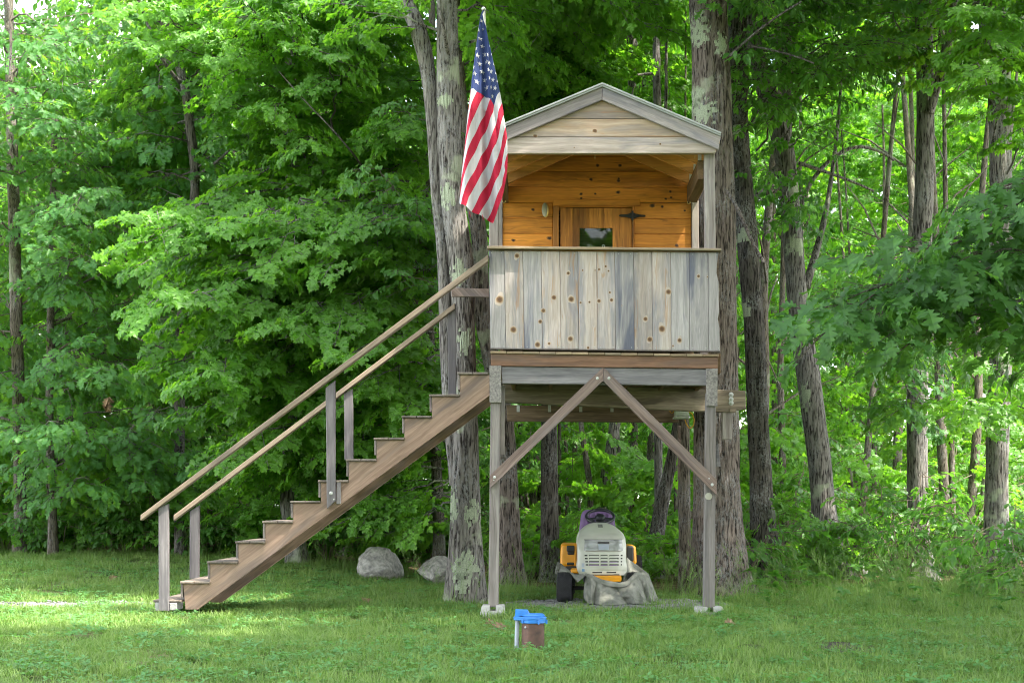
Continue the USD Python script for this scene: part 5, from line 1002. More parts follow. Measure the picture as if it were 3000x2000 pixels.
def cloth(poly, lift=0.0, cell=5.0):
    """a piece of the flag: triangulated finely and laid on the folds"""
    import mapbox_earcut as ec
    ms = []
    for g in getattr(poly, 'geoms', [poly]):
        if g.geom_type != 'Polygon' or g.area < 3: continue
        y0, y1 = g.bounds[1], g.bounds[3]; x0, x1 = g.bounds[0], g.bounds[2]
        from shapely.geometry import box as sbox
        for a in np.arange(y0, y1, 14.0):
            for b in np.arange(x0, x1, cell):
                cpt = g.intersection(sbox(b, a, b + cell, a + 14.0))
                for h in getattr(cpt, 'geoms', [cpt]):
                    if h.geom_type != 'Polygon' or h.area < .02: continue
                    p = np.array(h.exterior.coords)[:-1]; tri = ec.triangulate_float64(p, np.array([len(p)], np.uint32)).reshape(-1, 3)
                    if len(tri) == 0: continue
                    uu, vv = p.T; Y = YG + flag_y(uu, vv) - lift
                    ms.append((np.stack([(uu - U0) / F * YG, Y, EYE + (V0 - vv) / F * YG], 1), tri))
    if not ms: return None
    v, f = join(ms); m = trimesh.Trimesh(v, f, process=False); m.merge_vertices(digits_vertex=5)
    n = np.cross(m.vertices[m.faces[:, 1]] - m.vertices[m.faces[:, 0]], m.vertices[m.faces[:, 2]] - m.vertices[m.faces[:, 0]]); fl = n[:, 1] > 0
    ff = np.array(m.faces); ff[fl] = ff[fl][:, ::-1]
    return np.array(m.vertices), ff
FL = Thing('flag', 'faded American flag hanging furled from a pole at the treehouse eave', 'flag', P(1418, 640, YG))
FL.part('canton', cloth(canton), 'flag_blue', smooth=True)
rest = outline.difference(canton)
def between(a, b):
    return Polygon(list(a) + list(b)[::-1]).buffer(0)
cuts = [None] + curves + [None]
lo = [(1300, 200), (1300, 700)]; hi = [(1520, 200), (1520, 700)]
names = [('white_stripe', 'flag_white'), ('red_stripe', 'flag_red')]
below = None
for q in range(len(curves) + 1):
    a = curves[q - 1] if q else [(1280, 150), (1280, 700)]
    b = curves[q] if q < len(curves) else [(1560, 420), (1560, 700)]
    nm = ['red', 'white', 'red', 'white', 'red', 'white', 'red', 'white', 'red', 'white', 'red'][q]
    piece = between(a, b).intersection(rest)
    m = cloth(piece)
    if m is not None: FL.part(nm + '_stripe', m, 'flag_' + nm, smooth=True)
gap = rest
for q in range(len(curves) + 1):
    a = curves[q - 1] if q else [(1280, 150), (1280, 700)]; b = curves[q] if q < len(curves) else [(1560, 420), (1560, 700)]
    gap = gap.difference(between(a, b).buffer(.05))
m = cloth(gap)
if m is not None: FL.part('white_stripe', m, 'flag_white', smooth=True)
stars = [(348, 210, 34, .6, .2), (372, 322, 30, .7, 0), (308, 355, 34, .7, .1), (328, 467, 36, 1, 0), (360, 570, 37, 1, .05), (270, 625, 36, .7, 0), (292, 722, 38, 1, 0), (390, 678, 37, .95, .1), (322, 828, 39, 1, 0), (437, 700, 36, .5, .3), (238, 895, 36, .6, .1), (418, 795, 37, .75, .2), (458, 817, 37, .7, .2),
         (357, 933, 40, 1, 0), (447, 915, 36, .5, .2), (485, 936, 38, .75, .1), (254, 992, 38, .9, .1), (390, 1042, 39, 1, .05), (463, 1035, 34, .4, .2), (510, 1055, 38, .8, .15), (283, 1093, 40, 1, .05), (420, 1157, 39, 1, .1), (485, 1163, 38, .4, .2), (540, 1173, 40, .8, .25), (505, 1288, 38, .5, .1), (550, 940, 36, .4, .1), (525, 820, 36, .35, .1), (495, 690, 32, .35, .1), (466, 567, 30, .35, .1), (570, 1050, 34, .4, .1)]
for x, y, r, sq, ro in stars:
    a = np.arange(10) * math.pi / 5 - math.pi / 2 + ro; rr_ = np.where(np.arange(10) % 2, .40, 1.0) * r
    m = cloth(Polygon([pA(x + sq * p * math.cos(t), y + p * math.sin(t)) for p, t in zip(rr_, a)]).buffer(0).intersection(canton), .004, 9)
    if m is not None: FL.part('star', m, 'flag_white', smooth=True)
tip = P(1417, 27, YG + .05); foot = P(1452, 590, YF + .02)
FL.part('pole', tube([foot, foot * .12 + tip * .88, tip], [.012, .012, .012], 12), 'pole_white', smooth=40)
FL.part('pole_cap', trimesh.creation.icosphere(2, .018).apply_translation(tip), 'steel', smooth=True)
FL.part('bracket', box(foot[0] - .025, foot[0] + .025, foot[1] - .03, foot[1] + .03, foot[2] - .05, foot[2] + .05, .006), 'galvanized')
for x, y, h in ((215, 1395, 120), (395, 1440, 130)):
    u, v = pB(x, y); c = P(u, v - 4, YG); FL.part('loose_thread', tube([c, c + [.004, 0, -.022], c + [.008, 0, -.036], c + [.005, 0, -.05]], [.0025, .002, .002, .001], 5), 'flag_red')

# ------------------------------------------------------------------ the mower
YM = 14.55
pC = lambda x, y: (1620 + x / 4.612, 1460 + y / 4.612)
def CX(x, Y=YM): return (pC(x, 0)[0] - U0) / F * Y
def CZ(y, Y=YM): return EYE + (V0 - pC(0, y)[1]) / F * Y
MW = Thing('lawn_mower', 'cream and orange riding lawn mower parked under the treehouse', 'lawn mower', (CX(665), 15.0, 0))
xc = CX(668)
def hood_profile(z):      # (distance, half width) of the hood's front at a height
    return (np.interp(z, [.29, .33, .40, .50, .545, .60, .66, .70, .742, .778, .800, .815, .822], [.03, .005, 0, .012, .02, .05, .09, .17, .33, .50, .62, .78, .9]),
            np.interp(z, [.29, .33, .37, .42, .50, .60, .66, .71, .742, .778, .800, .815, .822], [.225, .252, .256, .247, .247, .248, .243, .226, .197, .156, .118, .075, .03]))
def hood_y(x, z, off=0.0):
    d, w = hood_profile(z); s = np.clip(np.abs(x - xc) / w, 0, 1)
    return YM + d + .085 * s ** 5 * (1 - .6 * np.clip((z - .66) / .17, 0, 1)) - off
zs = np.concatenate([np.linspace(.29, .66, 26), np.linspace(.675, .822, 20)]); ss = np.sin(np.linspace(-1, 1, 41) * np.pi / 2)
V, Fc = [], []
for z in zs:
    d, w = hood_profile(z); x = xc + ss * w; y = hood_y(x, z)
    row = np.stack([np.r_[x[0], x, x[-1]], np.r_[YM + 1.0, y, YM + 1.0], np.full(43, z)], 1); V.append(row)
V = np.array(V); nz, nx = V.shape[:2]
i, j = np.meshgrid(np.arange(nz - 1), np.arange(nx - 1), indexing='ij'); A, B, C, D = i * nx + j, i * nx + j + 1, (i + 1) * nx + j + 1, (i + 1) * nx + j
hood_f = np.concatenate([np.stack([A, B, C], -1).reshape(-1, 3), np.stack([A, C, D], -1).reshape(-1, 3)])
HD = MW.part('hood', (V.reshape(-1, 3), hood_f), 'hood_cream', smooth=50)
def patch(x0, x1, z0, z1, off, nx=16, nz=5, thick=.012, skew=0.0):
    """a plate following the hood's front, standing off it"""
    gx_, gz_ = np.meshgrid(np.linspace(0, 1, nx), np.linspace(0, 1, nz), indexing='ij')
    z = z0 + (z1 - z0) * gz_; xa, xb = x0 + skew * (1 - gz_), x1 - skew * (1 - gz_); x = xa + (xb - xa) * gx_
    fr = np.stack([x, hood_y(x, z, off), z], -1).reshape(-1, 3); bk = fr + [0, thick, 0]; n = len(fr)
    i, j = np.meshgrid(np.arange(nx - 1), np.arange(nz - 1), indexing='ij'); A, B, C, D = i * nz + j, (i + 1) * nz + j, (i + 1) * nz + j + 1, i * nz + j + 1
    f = np.concatenate([np.stack([A, B, C], -1).reshape(-1, 3), np.stack([A, C, D], -1).reshape(-1, 3)])
    ring = [k * nz for k in range(nx)] + [(nx - 1) * nz + k for k in range(1, nz)] + [k * nz + nz - 1 for k in range(nx - 2, -1, -1)] + [k for k in range(nz - 2, 0, -1)]
    sd = []
    for q in range(len(ring)):
        a, b = ring[q], ring[(q + 1) % len(ring)]; sd += [[a, a + n, b + n], [a, b + n, b]]
    return np.vstack([fr, bk]), np.vstack([f, np.array(sd)])
MW.part('headlight', patch(CX(432), CX(938), CZ(702), CZ(556), .004, 24, 7, skew=-.008), 'lens_glass', under=HD, smooth=30)
MW.part('headlight_bezel', patch(CX(425), CX(945), CZ(560), CZ(552), .006, 20, 2), 'slot_dark', under=HD)
MW.part('headlight_bezel', patch(CX(440), CX(930), CZ(708), CZ(702), .005, 20, 2), 'rust', under=HD)
MW.part('badge_panel', patch(CX(612), CX(764), CZ(690), CZ(614), .009, 6, 3, skew=.006), 'conduit_grey', under=HD)
MW.part('badge_slot', patch(CX(606), CX(764), CZ(604), CZ(584), .008, 6, 2), 'slot_dark', under=HD)
for r_, y in enumerate((767, 808, 850, 892)):
    for xa, xb in ((428 + r_ * 5, 466 + r_ * 4), (488, 622), (645, 738), (762, 895 - 22 * (r_ > 0)), (862, 890), (918, 944 - r_ * 3)):
        if r_ == 0 and xa == 862: continue
        MW.part('grille_slot', patch(CX(xa), CX(xb), CZ(y + 9), CZ(y - 9), .0015, 5, 2), 'slot_dark', under=HD)
        if xb - xa > 80: MW.part('grille_bar', patch(CX(xa + 6), CX(xb - 2), CZ(y + 10), CZ(y + 1), .003, 5, 2), 'seat_purple' if r_ > 1 else 'hood_cream', under=HD)
for xa, xb in ((532, 664), (724, 854)): MW.part('grille_slot', patch(CX(xa), CX(xb), CZ(1004), CZ(988), .0015, 5, 2), 'slot_dark', under=HD)
MW.part('hood_lip', patch(CX(335), CX(1000), CZ(965), CZ(935), .006, 24, 3), 'hood_cream', under=HD, smooth=40)
MW.part('decal', patch(CX(392), CX(428), CZ(985), CZ(948), .008, 3, 2), 'decal_blue', under=HD)
MW.part('decal', patch(CX(388), CX(425), CZ(928), CZ(872), .002, 3, 2), 'conduit_grey', under=HD)
# raised panel on the hood's top
MW.part('hood_panel', patch(CX(500), CX(600), .762, .80, .006, 6, 4), 'hood_cream', under=HD); MW.part('hood_panel', patch(CX(715), CX(820), .762, .80, .006, 6, 4), 'hood_cream', under=HD); MW.part('hood_panel', patch(CX(632), CX(698), .77, .802, .008, 6, 4), 'canvas', under=HD)
def rbox(x0, x1, y0, y1, z0, z1, r=.03, n=3):
    """a box with well-rounded edges"""
    p = []
    for sx in (0, 1):
        for sy in (0, 1):
            for sz in (0, 1):
                c = np.array([x1 - r if sx else x0 + r, y1 - r if sy else y0 + r, z1 - r if sz else z0 + r])
                p.append(trimesh.creation.icosphere(n - 1, r).vertices + c)
    return trimesh.convex.convex_hull(np.vstack(p))
def shear(m, c, kx=0, ky=0):   # lean with height
    m.vertices[:, 0] += kx * (m.vertices[:, 2] - c); m.vertices[:, 1] += ky * (m.vertices[:, 2] - c); return m
YE = 15.15
fl = MW.part('fender', shear(rbox(CX(104, YE), CX(360, YE), YE, YE + .62, CZ(918, YE), CZ(612, YE), .035), CZ(800, YE), .05, .10), 'mower_orange', smooth=40)
MW.part('fender', shear(rbox(CX(1012, YE), CX(1132, YE), YE, YE + .62, CZ(885, YE), CZ(632, YE), .03), CZ(800, YE), -.06, .10), 'mower_orange', smooth=40)
MW.part('side_panel', rbox(CX(1000, YE), CX(1090, YE), YE - .03, YE + .1, CZ(850, YE), CZ(636, YE), .02), 'mower_black', smooth=40)
for xa, xb, ya, yb in ((186, 290, 632, 712), (196, 288, 690, 756), (186, 288, 856, 900)):
    MW.part('lever_plate', rbox(CX(xa, YE), CX(xb, YE), YE - .03 + .02 * (ya > 680), YE + .06, CZ(yb, YE), CZ(ya, YE), .012), 'mower_black', smooth=40, under=fl)
MW.part('fender_rib', rbox(CX(292, YE), CX(312, YE), YE - .014, YE + .05, CZ(930, YE), CZ(690, YE), .006, 2), 'mower_orange', smooth=40, under=fl)
MW.part('footboard', rbox(CX(170, 15.0), CX(340, 15.0), 14.95, 15.5, CZ(975, 15.0), CZ(915, 15.0), .015), 'mower_black', smooth=40)
MW.part('front_guard', rbox(CX(240, 14.8), CX(430, 14.8), 14.7, 14.95, CZ(1002, 14.8), CZ(945, 14.8), .022), 'mower_orange', smooth=40)
MW.part('bumper', rbox(CX(520), CX(922), YM - .05, YM + .08, CZ(1118), CZ(1036), .014), 'mower_orange', smooth=40)
MW.part('frame', rbox(CX(430), CX(905), YM + .02, YM + .9, CZ(1160), CZ(1020), .01), 'mower_black', smooth=40)
MW.part('axle', cyl([CX(180, 14.75), 14.78, .15], [CX(1090, 14.75), 14.78, .15], .022), 'slot_dark')
def wheel(x0, x1, y, R, turn=0.0):
    c = np.array([(x0 + x1) / 2, y, R]); w = (x1 - x0) / 2
    pr = [(R * .52, -w * .8), (R * .80, -w), (R * .93, -w * .92), (R * .99, -w * .70), (R, -w * .3), (R, w * .3), (R * .99, w * .70), (R * .93, w * .92), (R * .80, w), (R * .52, w * .8)]
    v, f = lathe(pr, (0, 0, 0), 48); M = Rot.from_euler('y', 90, degrees=True).as_matrix(); T = Rot.from_euler('z', turn).as_matrix()
    W = MW.path + '/wheel'; W = numbered(W); UsdGeom.Xform.Define(stage, W)
    MW.part('tyre', (v @ M.T @ T.T + c, f), 'tyre_rubber', smooth=40, under=W)
    v, f = lathe([(.02, -w * .5), (R * .5, -w * .5), (R * .54, -w * .82), (R * .54, w * .82), (R * .5, w * .5), (.02, w * .5)], (0, 0, 0), 32); MW.part('rim', (v @ M.T @ T.T + c, f), 'hood_cream', smooth=40, under=W)
    lug = []
    for k in range(46):
        for s in range(-3, 4):
            a = (k + (.5 if s % 2 else 0)) / 46 * 2 * np.pi; b = trimesh.creation.box([w * .22, R * .075, .008]); b.apply_transform(trimesh.transformations.rotation_matrix(.55 * (1 if s % 2 else -1), [0, 0, 1])); b.apply_translation([s * w * .26, 0, R * (.998 - .004 * s * s)])
            b.apply_transform(trimesh.transformations.rotation_matrix(a, [1, 0, 0])); lug.append((b.vertices @ T.T + c, b.faces))
    p = MW.part('tread_lugs', join(lug), 'tyre_rubber', under=W, kind='stuff')
wheel(CX(55, 14.72), CX(272, 14.72), 14.78, .156, -.06)
wheel(CX(1010, 14.72), CX(1170, 14.72), 14.78, .156, -.06)
wheel(CX(90, 15.6), CX(300, 15.6), 15.65, .23); wheel(CX(1040, 15.6), CX(1200, 15.6), 15.65, .23)
# steering wheel and seat
sc_ = P(*pC(638, 240), 15.52); a = np.linspace(0, 2 * np.pi, 41); tl = .5
e1 = np.array([1, 0, 0]); e2 = np.array([0, math.cos(tl), math.sin(tl)]); nn_ = np.cross(e1, e2)
SWp = numbered(MW.path + '/steering_wheel'); UsdGeom.Xform.Define(stage, SWp)
ring = sc_ + .148 * (np.cos(a)[:, None] * e1 + np.sin(a)[:, None] * e2)
MW.part('rim', tube(ring, np.full(41, .017), 10, False), 'wheel_black', under=SWp, smooth=True)
for q in (-.5, 3.64): MW.part('spoke', bar(sc_ - nn_ * .02, sc_ + .145 * (math.cos(q) * e1 + math.sin(q) * e2), .05, .014, .004, up=nn_), 'wheel_black', under=SWp)
MW.part('hub', join([tube([sc_ - nn_ * .045, sc_ - nn_ * .005, sc_ + nn_ * .012], [.05, .058, .04], 20)]), 'wheel_black', under=SWp, smooth=40)
MW.part('steering_column', cyl(sc_ - nn_ * .3 + [0, -.05, 0], sc_ - nn_ * .03, .03), 'mower_black')
YS_ = 15.95; st = numbered(MW.path + '/seat'); UsdGeom.Xform.Define(stage, st)
sx0, sx1, sz0, sz1 = CX(345, YS_), CX(868, YS_), CZ(560, YS_), CZ(150, YS_)
back = rbox(sx0, sx1, YS_, YS_ + .13, sz0, sz1, .062, 4); back.vertices[:, 0] = (back.vertices[:, 0] - (sx0 + sx1) / 2) * (1 - .22 * np.clip((back.vertices[:, 2] - sz0) / (sz1 - sz0), 0, 1) ** 2) + (sx0 + sx1) / 2
MW.part('backrest', shear(back, sz0, 0, .25), 'seat_purple', under=st, smooth=50)
for k in range(6):
    x = sx0 + .09 + k * (sx1 - sx0 - .18) / 5; MW.part('pleat', tube([[x, YS_ + .005, sz0 + .1], [x, YS_ + .035, sz0 + .2], [x, YS_ + .062, sz1 - .03]], [.006, .01, .004], 6), 'seat_purple', under=st, smooth=True)
MW.part('cushion', rbox(sx0, sx1, YS_ - .36, YS_ + .08, sz0 - .08, sz0 + .05, .05, 3), 'seat_purple', under=st, smooth=50)

# the tarpaulin pulled off the mower
def drape(top, bot, y_top, y_bot, nx, nz, amp, seed, fold=7.0):
    """cloth hanging from one line of points to another: pixels and distances"""
    top, bot = np.array(top, float), np.array(bot, float); s = np.linspace(0, 1, nx); st_, sb_ = np.linspace(0, 1, len(top)), np.linspace(0, 1, len(bot))
    tx, ty = np.interp(s, st_, top[:, 0]), np.interp(s, st_, top[:, 1]); bx, by = np.interp(s, sb_, bot[:, 0]), np.interp(s, sb_, bot[:, 1])
    yt, yb = np.interp(s, np.linspace(0, 1, len(y_top)), y_top), np.interp(s, np.linspace(0, 1, len(y_bot)), y_bot)
    Vv = []
    for q in np.linspace(0, 1, nz):
        u, v = pC(tx + (bx - tx) * q, ty + (by - ty) * q); Y = yt + (yb - yt) * q ** 1.5 - .08 * math.sin(math.pi * q)
        nse = meshkit.fbm(np.stack([s * fold + q * 1.4, q * 1.2 + 0 * s, 0 * s + seed], -1), 3, seed) - .5
        rid = np.abs(2 * meshkit.noise(np.stack([s * fold * .8 - q * 2.2, q * .7 + 0 * s, 0 * s + seed + 9], -1), seed) - 1) - .5
        fw = np.abs(np.sin(np.pi * (s * fold * .62 + .5 * (meshkit.noise(np.stack([s * 3, q * 1.1 + 0 * s, 0 * s + seed], -1), seed + 2)) - q * .35))) ** .7
        Y = Y + amp * (nse * .8 + rid * .2) * (0.35 + q) - amp * .5 * (.5 - np.abs(1 - fw * 1.2)) * min(1, .3 + q) - .10 * max(0, q - .7) / .3
        cr = np.abs(2 * meshkit.noise(np.stack([s * fold * 3.1 + q * 4, q * 5 + 0 * s, 0 * s + seed], -1), seed + 5) - 1); Y = Y + .011 * (cr - .4); z = np.maximum(EYE + (V0 - v) / F * Y, .012 + .02 * (nse + .5)); Vv.append(np.stack([(u - U0) / F * Y, Y, z], 1))
    Vv = np.array(Vv); i, j = np.meshgrid(np.arange(nz - 1), np.arange(nx - 1), indexing='ij'); A, B, C, D = i * nx + j, i * nx + j + 1, (i + 1) * nx + j + 1, (i + 1) * nx + j
    return Vv.reshape(-1, 3), np.concatenate([np.stack([A, C, B], -1).reshape(-1, 3), np.stack([A, D, C], -1).reshape(-1, 3)])
TP = Thing('tarpaulin', 'crumpled grey-green tarpaulin slumped around the front of the mower', 'tarpaulin', (CX(800), 14.4, 0))
TP.part('front_cloth', drape([(440, 1020), (520, 1050), (700, 1130), (850, 1160), (980, 1150), (1080, 1030), (1230, 1010), (1300, 1040)], [(405, 1330), (480, 1420), (600, 1446), (800, 1450), (1000, 1452), (1180, 1445), (1330, 1400), (1420, 1350)], [14.5, 14.46, 14.47, 14.5, 14.55, 14.75, 14.95], [14.42, 14.36, 14.34, 14.34, 14.36, 14.5, 14.7], 110, 46, .22, 5, 6), 'canvas', smooth=True)
rl = [P(*pC(x, y), Y) for x, y, Y in ((440, 1030, 14.48), (520, 1062, 14.44), (640, 1115, 14.43), (760, 1150, 14.43), (900, 1166, 14.44), (1000, 1150, 14.46), (1060, 1090, 14.52), (1120, 1030, 14.6), (1220, 1012, 14.8))]
TP.part('gathered_edge', tube(rl, [.02, .028, .024, .03, .026, .03, .024, .026, .015], 10), 'canvas', smooth=True)
TP.part('side_cloth', drape([(1000, 790), (1040, 830), (1120, 880), (1200, 940), (1290, 1010)], [(930, 1150), (1010, 1160), (1100, 1060), (1230, 1030), (1310, 1060)], [14.9, 15.1, 15.3, 15.2], [14.7, 14.72, 14.8, 14.96], 60, 30, .08, 8, 5), 'canvas', smooth=True)
TP.part('side_cloth', drape([(60, 850), (120, 880), (190, 940), (300, 1020), (440, 1020)], [(20, 1000), (60, 1030), (240, 1015), (330, 1130), (420, 1060)], [15.0, 14.98, 14.9, 14.62, 14.52], [14.98, 14.95, 14.82, 14.55, 14.48], 60, 20, .06, 11, 6), 'canvas', smooth=True)

# ------------------------------------------------------------------ well casing
YD = 9.86
pD = lambda x, y: (1480 + x / 8.7125, 1760 + y / 8.7125)
DX = lambda x: (pD(x, 0)[0] - U0) / F * YD
DZ = lambda y: EYE + (V0 - pD(0, y)[1]) / F * YD
WC = Thing('well_casing', 'rusty well pipe with bright blue cap standing in the lawn', 'well casing', (DX(710), YD, 0))
cw = np.array([DX(710), YD, 0.0]); Rw = (DX(1000) - DX(420)) / 2
WC.part('pipe', lathe([(Rw - .006, -.05), (Rw, -.05), (Rw, DZ(535)), (Rw - .006, DZ(535))], cw, 48), 'rust', smooth=40)
WC.part('conduit', tube([[DX(290), YD - .01, -.05], [DX(300), YD - .01, .1], [DX(315), YD - .01, DZ(455)]], [.0150, .0150, .0150], 20), 'conduit_grey', smooth=40)
def slab(x0, x1, r, z0, z1, rr, ch=.006):
    """rounded outline from the pipe to the conduit's side, bevelled"""
    from shapely.ops import unary_union
    sh = unary_union([Point(cw[0], YD).buffer(r, 24), Point(x0 + rr, YD - .01).buffer(rr, 16), Polygon([(x0 + rr, YD - .01 - rr), (cw[0], YD - r), (cw[0], YD + r), (x0 + rr, YD - .01 + rr)])]).convex_hull if rr else Point(cw[0], YD).buffer(r, 24)
    ring0, ring1 = np.array(sh.buffer(-ch).exterior.coords)[:-1], None
    p = np.array(sh.exterior.coords)[:-1]; i_ = np.array(sh.buffer(-ch).exterior.coords)[:-1]
    return trimesh.convex.convex_hull(np.vstack([np.c_[i_, np.full(len(i_), z0)], np.c_[p, np.full(len(p), z0 + ch)], np.c_[p, np.full(len(p), z1 - ch)], np.c_[i_, np.full(len(i_), z1)]]))
CP = WC.part('cap', slab(DX(215), 0, Rw + .012, DZ(475), DZ(385), .027, .004), 'cap_blue', smooth=35)
WC.part('cap_lower_ring', slab(0, 0, Rw + .010, DZ(545), DZ(470), 0, .003), 'cap_blue', smooth=35, under=CP)
WC.part('cap_flange', slab(DX(212), 0, Rw + .016, DZ(425), DZ(402), .029, .002), 'cap_blue', smooth=35, under=CP)
WC.part('cap_lid', slab(0, 0, Rw + .004, DZ(400), DZ(318), 0, .012), 'cap_blue', smooth=35, under=CP)
hx0, hx1 = DX(248), DX(592); ht = trimesh.convex.convex_hull(np.array([(hx0 + .004 * s, YD + y * (1 - .12 * s), z) for s, z in ((0, DZ(400)), (1, DZ(212)), (1.6, DZ(203))) for y in (-.035, .035)] + [(hx1 - .004 * s, YD + y * (1 - .12 * s), z) for s, z in ((0, DZ(330)), (1, DZ(228)), (1.6, DZ(218))) for y in (-.035, .035)] + [(hx1 + .012, YD + y, DZ(330)) for y in (-.022, .022)]))
WC.part('cap_hump', ht, 'cap_blue', under=CP)
for x, y in ((455, 495), (855, 515), (1055, 518), (290, 395)):
    c = np.array([DX(x), YD - math.sqrt(max((Rw + .012) ** 2 - (DX(x) - cw[0]) ** 2, .0002)) - .002, DZ(y)])
    WC.part('cap_bolt', join([box(c[0] - .007, c[0] + .007, c[1] - .006, c[1] + .02, c[2] - .011, c[2] + .012, .002), cyl(c + [0, -.004, -.014], c + [0, -.004, .016], .0045, n=8)]), 'cap_blue', under=CP)
c = np.array([DX(525), YD - math.sqrt(Rw ** 2 - (DX(525) - cw[0]) ** 2), DZ(648)]); dn = c - [cw[0], YD, c[2]]; dn /= np.linalg.norm(dn)
WC.part('pipe_bolt', join([disc(c, .0085, .006, dn, 12), disc(c + dn * .005, .005, .004, dn, 12)]), 'steel')

# ------------------------------------------------------------------ small things on the treehouse
c = P(*c1(772, 1088), YW); m = trimesh.creation.icosphere(3, 1.0); m.apply_scale([.027, .022, .067]); m.apply_translation(c + [0, -.028, 0]); zz = m.vertices[:, 2] - c[2]; m.vertices[:, 0] *= 1
OV = Thing('wall_lamp', 'pale oval fitting on the porch wall left of the door', 'wall lamp', c)
OV.part('cover', m, 'pale_disc', smooth=True); OV.part('back_plate', tube([c + [.012, -.022, 0], c + [.012, 0, 0]], [np.full(24, 1.0)] * 2, 24) if False else trimesh.creation.icosphere(3, 1.0).apply_scale([.030, .012, .074]).apply_translation(c + [.010, -.012, 0]), 'brass', smooth=True)
c = P(1995, 1212, 15.6)
JB = Thing('junction_box', 'grey-green electrical box hung under the deck beside the bolted beam', 'electrical box', c)
w = 46 / F * 15.6 / 2
JB.part('lid', box(c[0] - w * .85, c[0] + w * .85, 15.5, 15.64, c[2] - .035, c[2] + .055, .008), 'box_green'); JB.part('base', box(c[0] - w, c[0] + w, 15.48, 15.66, c[2] - .058, c[2] - .036, .005), 'box_green')
for s in (-.8, .85): JB.part('screw', cyl([c[0] + w * s, 15.475, c[2] - .045], [c[0] + w * s, 15.475, c[2] - .020], .008, n=8), 'steel')
pts = [P(u, v, 15.62) for u, v in ((2005, 1222), (2010, 1240), (2018, 1252), (2024, 1254), (2032, 1244), (2034, 1228), (2028, 1212), (2018, 1206))]
single('yellow_cord', tube(pts, np.full(8, .006), 6), 'cord_yellow', 'loop of yellow cord hanging beside the electrical box', 'cord')
pts = [P(u, v, 15.62) for u, v in ((1959, 1197), (1964, 1207), (1969, 1210), (1973, 1206), (1975, 1196))]
single('yellow_cord', tube(pts, np.full(5, .006), 6), 'cord_yellow', 'short bend of yellow cord at the back beam left of the electrical box', 'cord')

# ------------------------------------------------------------------ boulders and stones
def boulder(name, label, outline_px, Y, depth, seed, look_='rock', group=None, cat='boulder'):
    p = np.array([[(u - U0) / F * Y, EYE + (V0 - v) / F * Y] for u, v in outline_px]); c = p.mean(0); r = np.random.default_rng(seed)
    m = trimesh.creation.icosphere(4, 1.0); d = m.vertices; an = np.arctan2(d[:, 2], d[:, 0]); pa = np.arctan2(p[:, 1] - c[1], p[:, 0] - c[0]); pr = np.linalg.norm(p - c, axis=1); o = np.argsort(pa)
    R_ = 1.2 * np.interp(an, np.r_[pa[o] - 2 * np.pi, pa[o], pa[o] + 2 * np.pi], np.r_[pr[o], pr[o], pr[o]]); q = np.hypot(d[:, 0], d[:, 2])
    v = np.stack([c[0] + d[:, 0] * R_, Y + depth * d[:, 1], c[1] + d[:, 2] * R_], 1)
    cut = r.normal(0, 1, (9, 3)); cut[:, 1] = -np.abs(cut[:, 1]); cut /= np.linalg.norm(cut, axis=1, keepdims=True)
    rel = v - [c[0], Y, c[1]]; sc = np.array([pr.mean(), depth, pr.mean()])
    for n_ in cut:   # broad flat faces
        h = (rel / sc) @ n_; over = np.clip(h - r.uniform(.52, .78), 0, None); rel = rel - over[:, None] * n_ * sc * .95
    v = rel + [c[0], Y, c[1]] + (meshkit.fbm(rel * 9, 3, seed)[:, None] - .5) * d * .07
    t = Thing(name, label, cat, (c[0], Y, float(gz(c[0], Y))), group); t.part('stone', (v, m.faces), look_, smooth=30)
boulder('boulder', 'large angular grey boulder on the lawn edge behind the stairs', [(1008, 1706), (1020, 1690), (1048, 1640), (1072, 1618), (1100, 1613), (1140, 1622), (1175, 1628), (1190, 1655), (1186, 1690), (1170, 1720), (1090, 1725)], 18.2, .40, 41)
boulder('boulder', 'smaller rounded grey boulder left of the foot of the double trunk', [(1226, 1690), (1232, 1660), (1256, 1638), (1290, 1636), (1318, 1650), (1330, 1690), (1320, 1715), (1260, 1720)], 18.0, .32, 42)
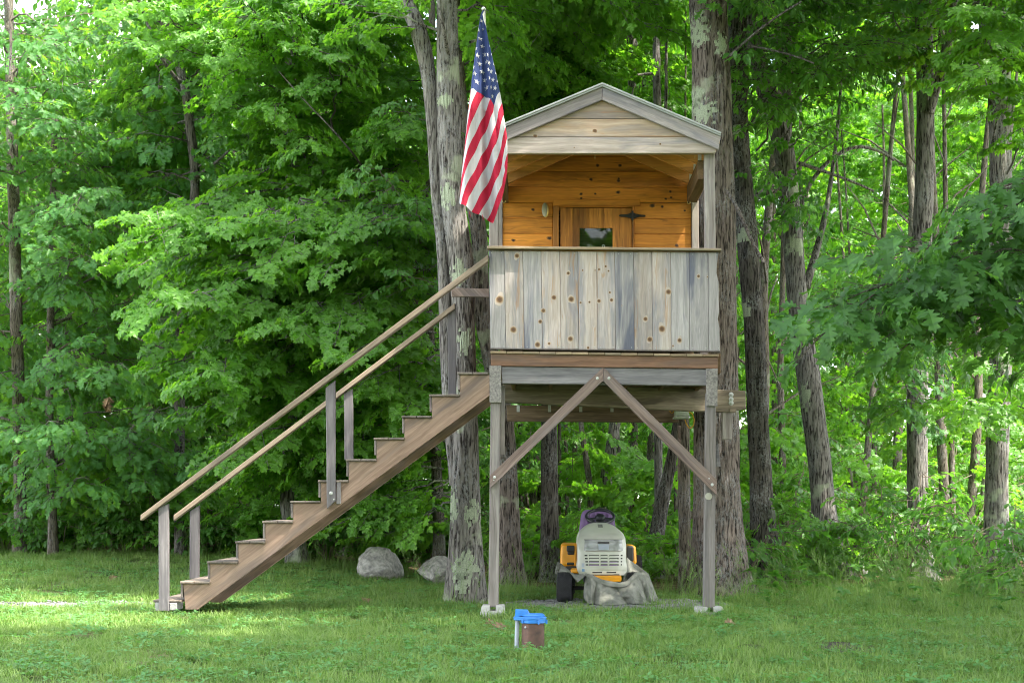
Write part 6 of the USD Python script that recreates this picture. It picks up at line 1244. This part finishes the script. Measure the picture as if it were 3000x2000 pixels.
r_ = np.random.default_rng(43); SW_ = ['leftmost dark stone of the old wall behind the straight trunk', 'dark stone left of the straight trunk at its foot', 'low dark stone beside the foot of the straight trunk', 'dark stone right of the straight trunk', 'broad dark stone between the two right trunks', 'tall dark stone between the two right trunks', 'round dark stone left of the lichen trunk at right', 'rightmost dark stone behind the lichen trunk at right']
for k, lab in enumerate(SW_):
    u = 2520 + k * 52 + r_.uniform(-10, 10); w = r_.uniform(30, 46); h = r_.uniform(26, 44) + (26 if k in (5, 6) else 0); a = np.linspace(0, 2 * np.pi, 9)[:-1]; rr_ = r_.uniform(.8, 1.1, 8)
    boulder('wall_stone', lab, [(u + w * x * math.cos(t), 1672 - h * x * math.sin(t)) for x, t in zip(rr_, a)], 20.4, .3, 300 + k, 'dark_rock', 'stones of the old wall in the wood', 'stone')

# ------------------------------------------------------------------ fallen and hanging dead leaves
def dead_leaf(label, u, Y, s, seed):
    r = np.random.default_rng(seed); v, f = leaf_mesh('oak', s, .5, .5, seed); x = (u - U0) / F * Y; a = r.uniform(0, 6.28)
    t = Thing('dead_leaf', label, 'leaf', (x, Y, float(gz(x, Y)))); t.part('blade', (place(v, np.array([x, Y, float(gz(x, Y)) + .045]), np.array([math.cos(a), math.sin(a), .15]), np.array([.2, -.5, 1.0])), f), 'dead_leaf')
for u, v, s, lab in ((1420, 1842, .16, 'dry tan leaf on the grass just below the left footing'), (1478, 1848, .18, 'curled brown leaf on the grass just left of the well pipe'), (1090, 1768, .17, 'dry brown leaf on the grass left of the double trunk'), (338, 1727, .15, 'dry leaf on the far lawn left of the stairs'), (2120, 1838, .14, 'yellowish leaf on the grass right of the right footing')):
    dead_leaf(lab, u, EYE * F / (v - V0), s, int(u))
hl = Thing('dead_leaf_cluster', 'bunch of brown dead leaves hanging in the oak left of the stairs', 'dead leaves', P(316, 1150, 18.3))
for k in range(9):
    v, f = leaf_mesh('oak', .12, .5, .9, k); p = P(316 + rng.normal(0, 3), 1150 + rng.uniform(0, 40), 18.3 + rng.normal(0, .03)); hl.part('leaf', (place(v, p, np.array([rng.normal(0, .3), rng.normal(0, .3), -1.0]), np.array([rng.normal(), -1.0, 0])), f), 'dead_leaf')
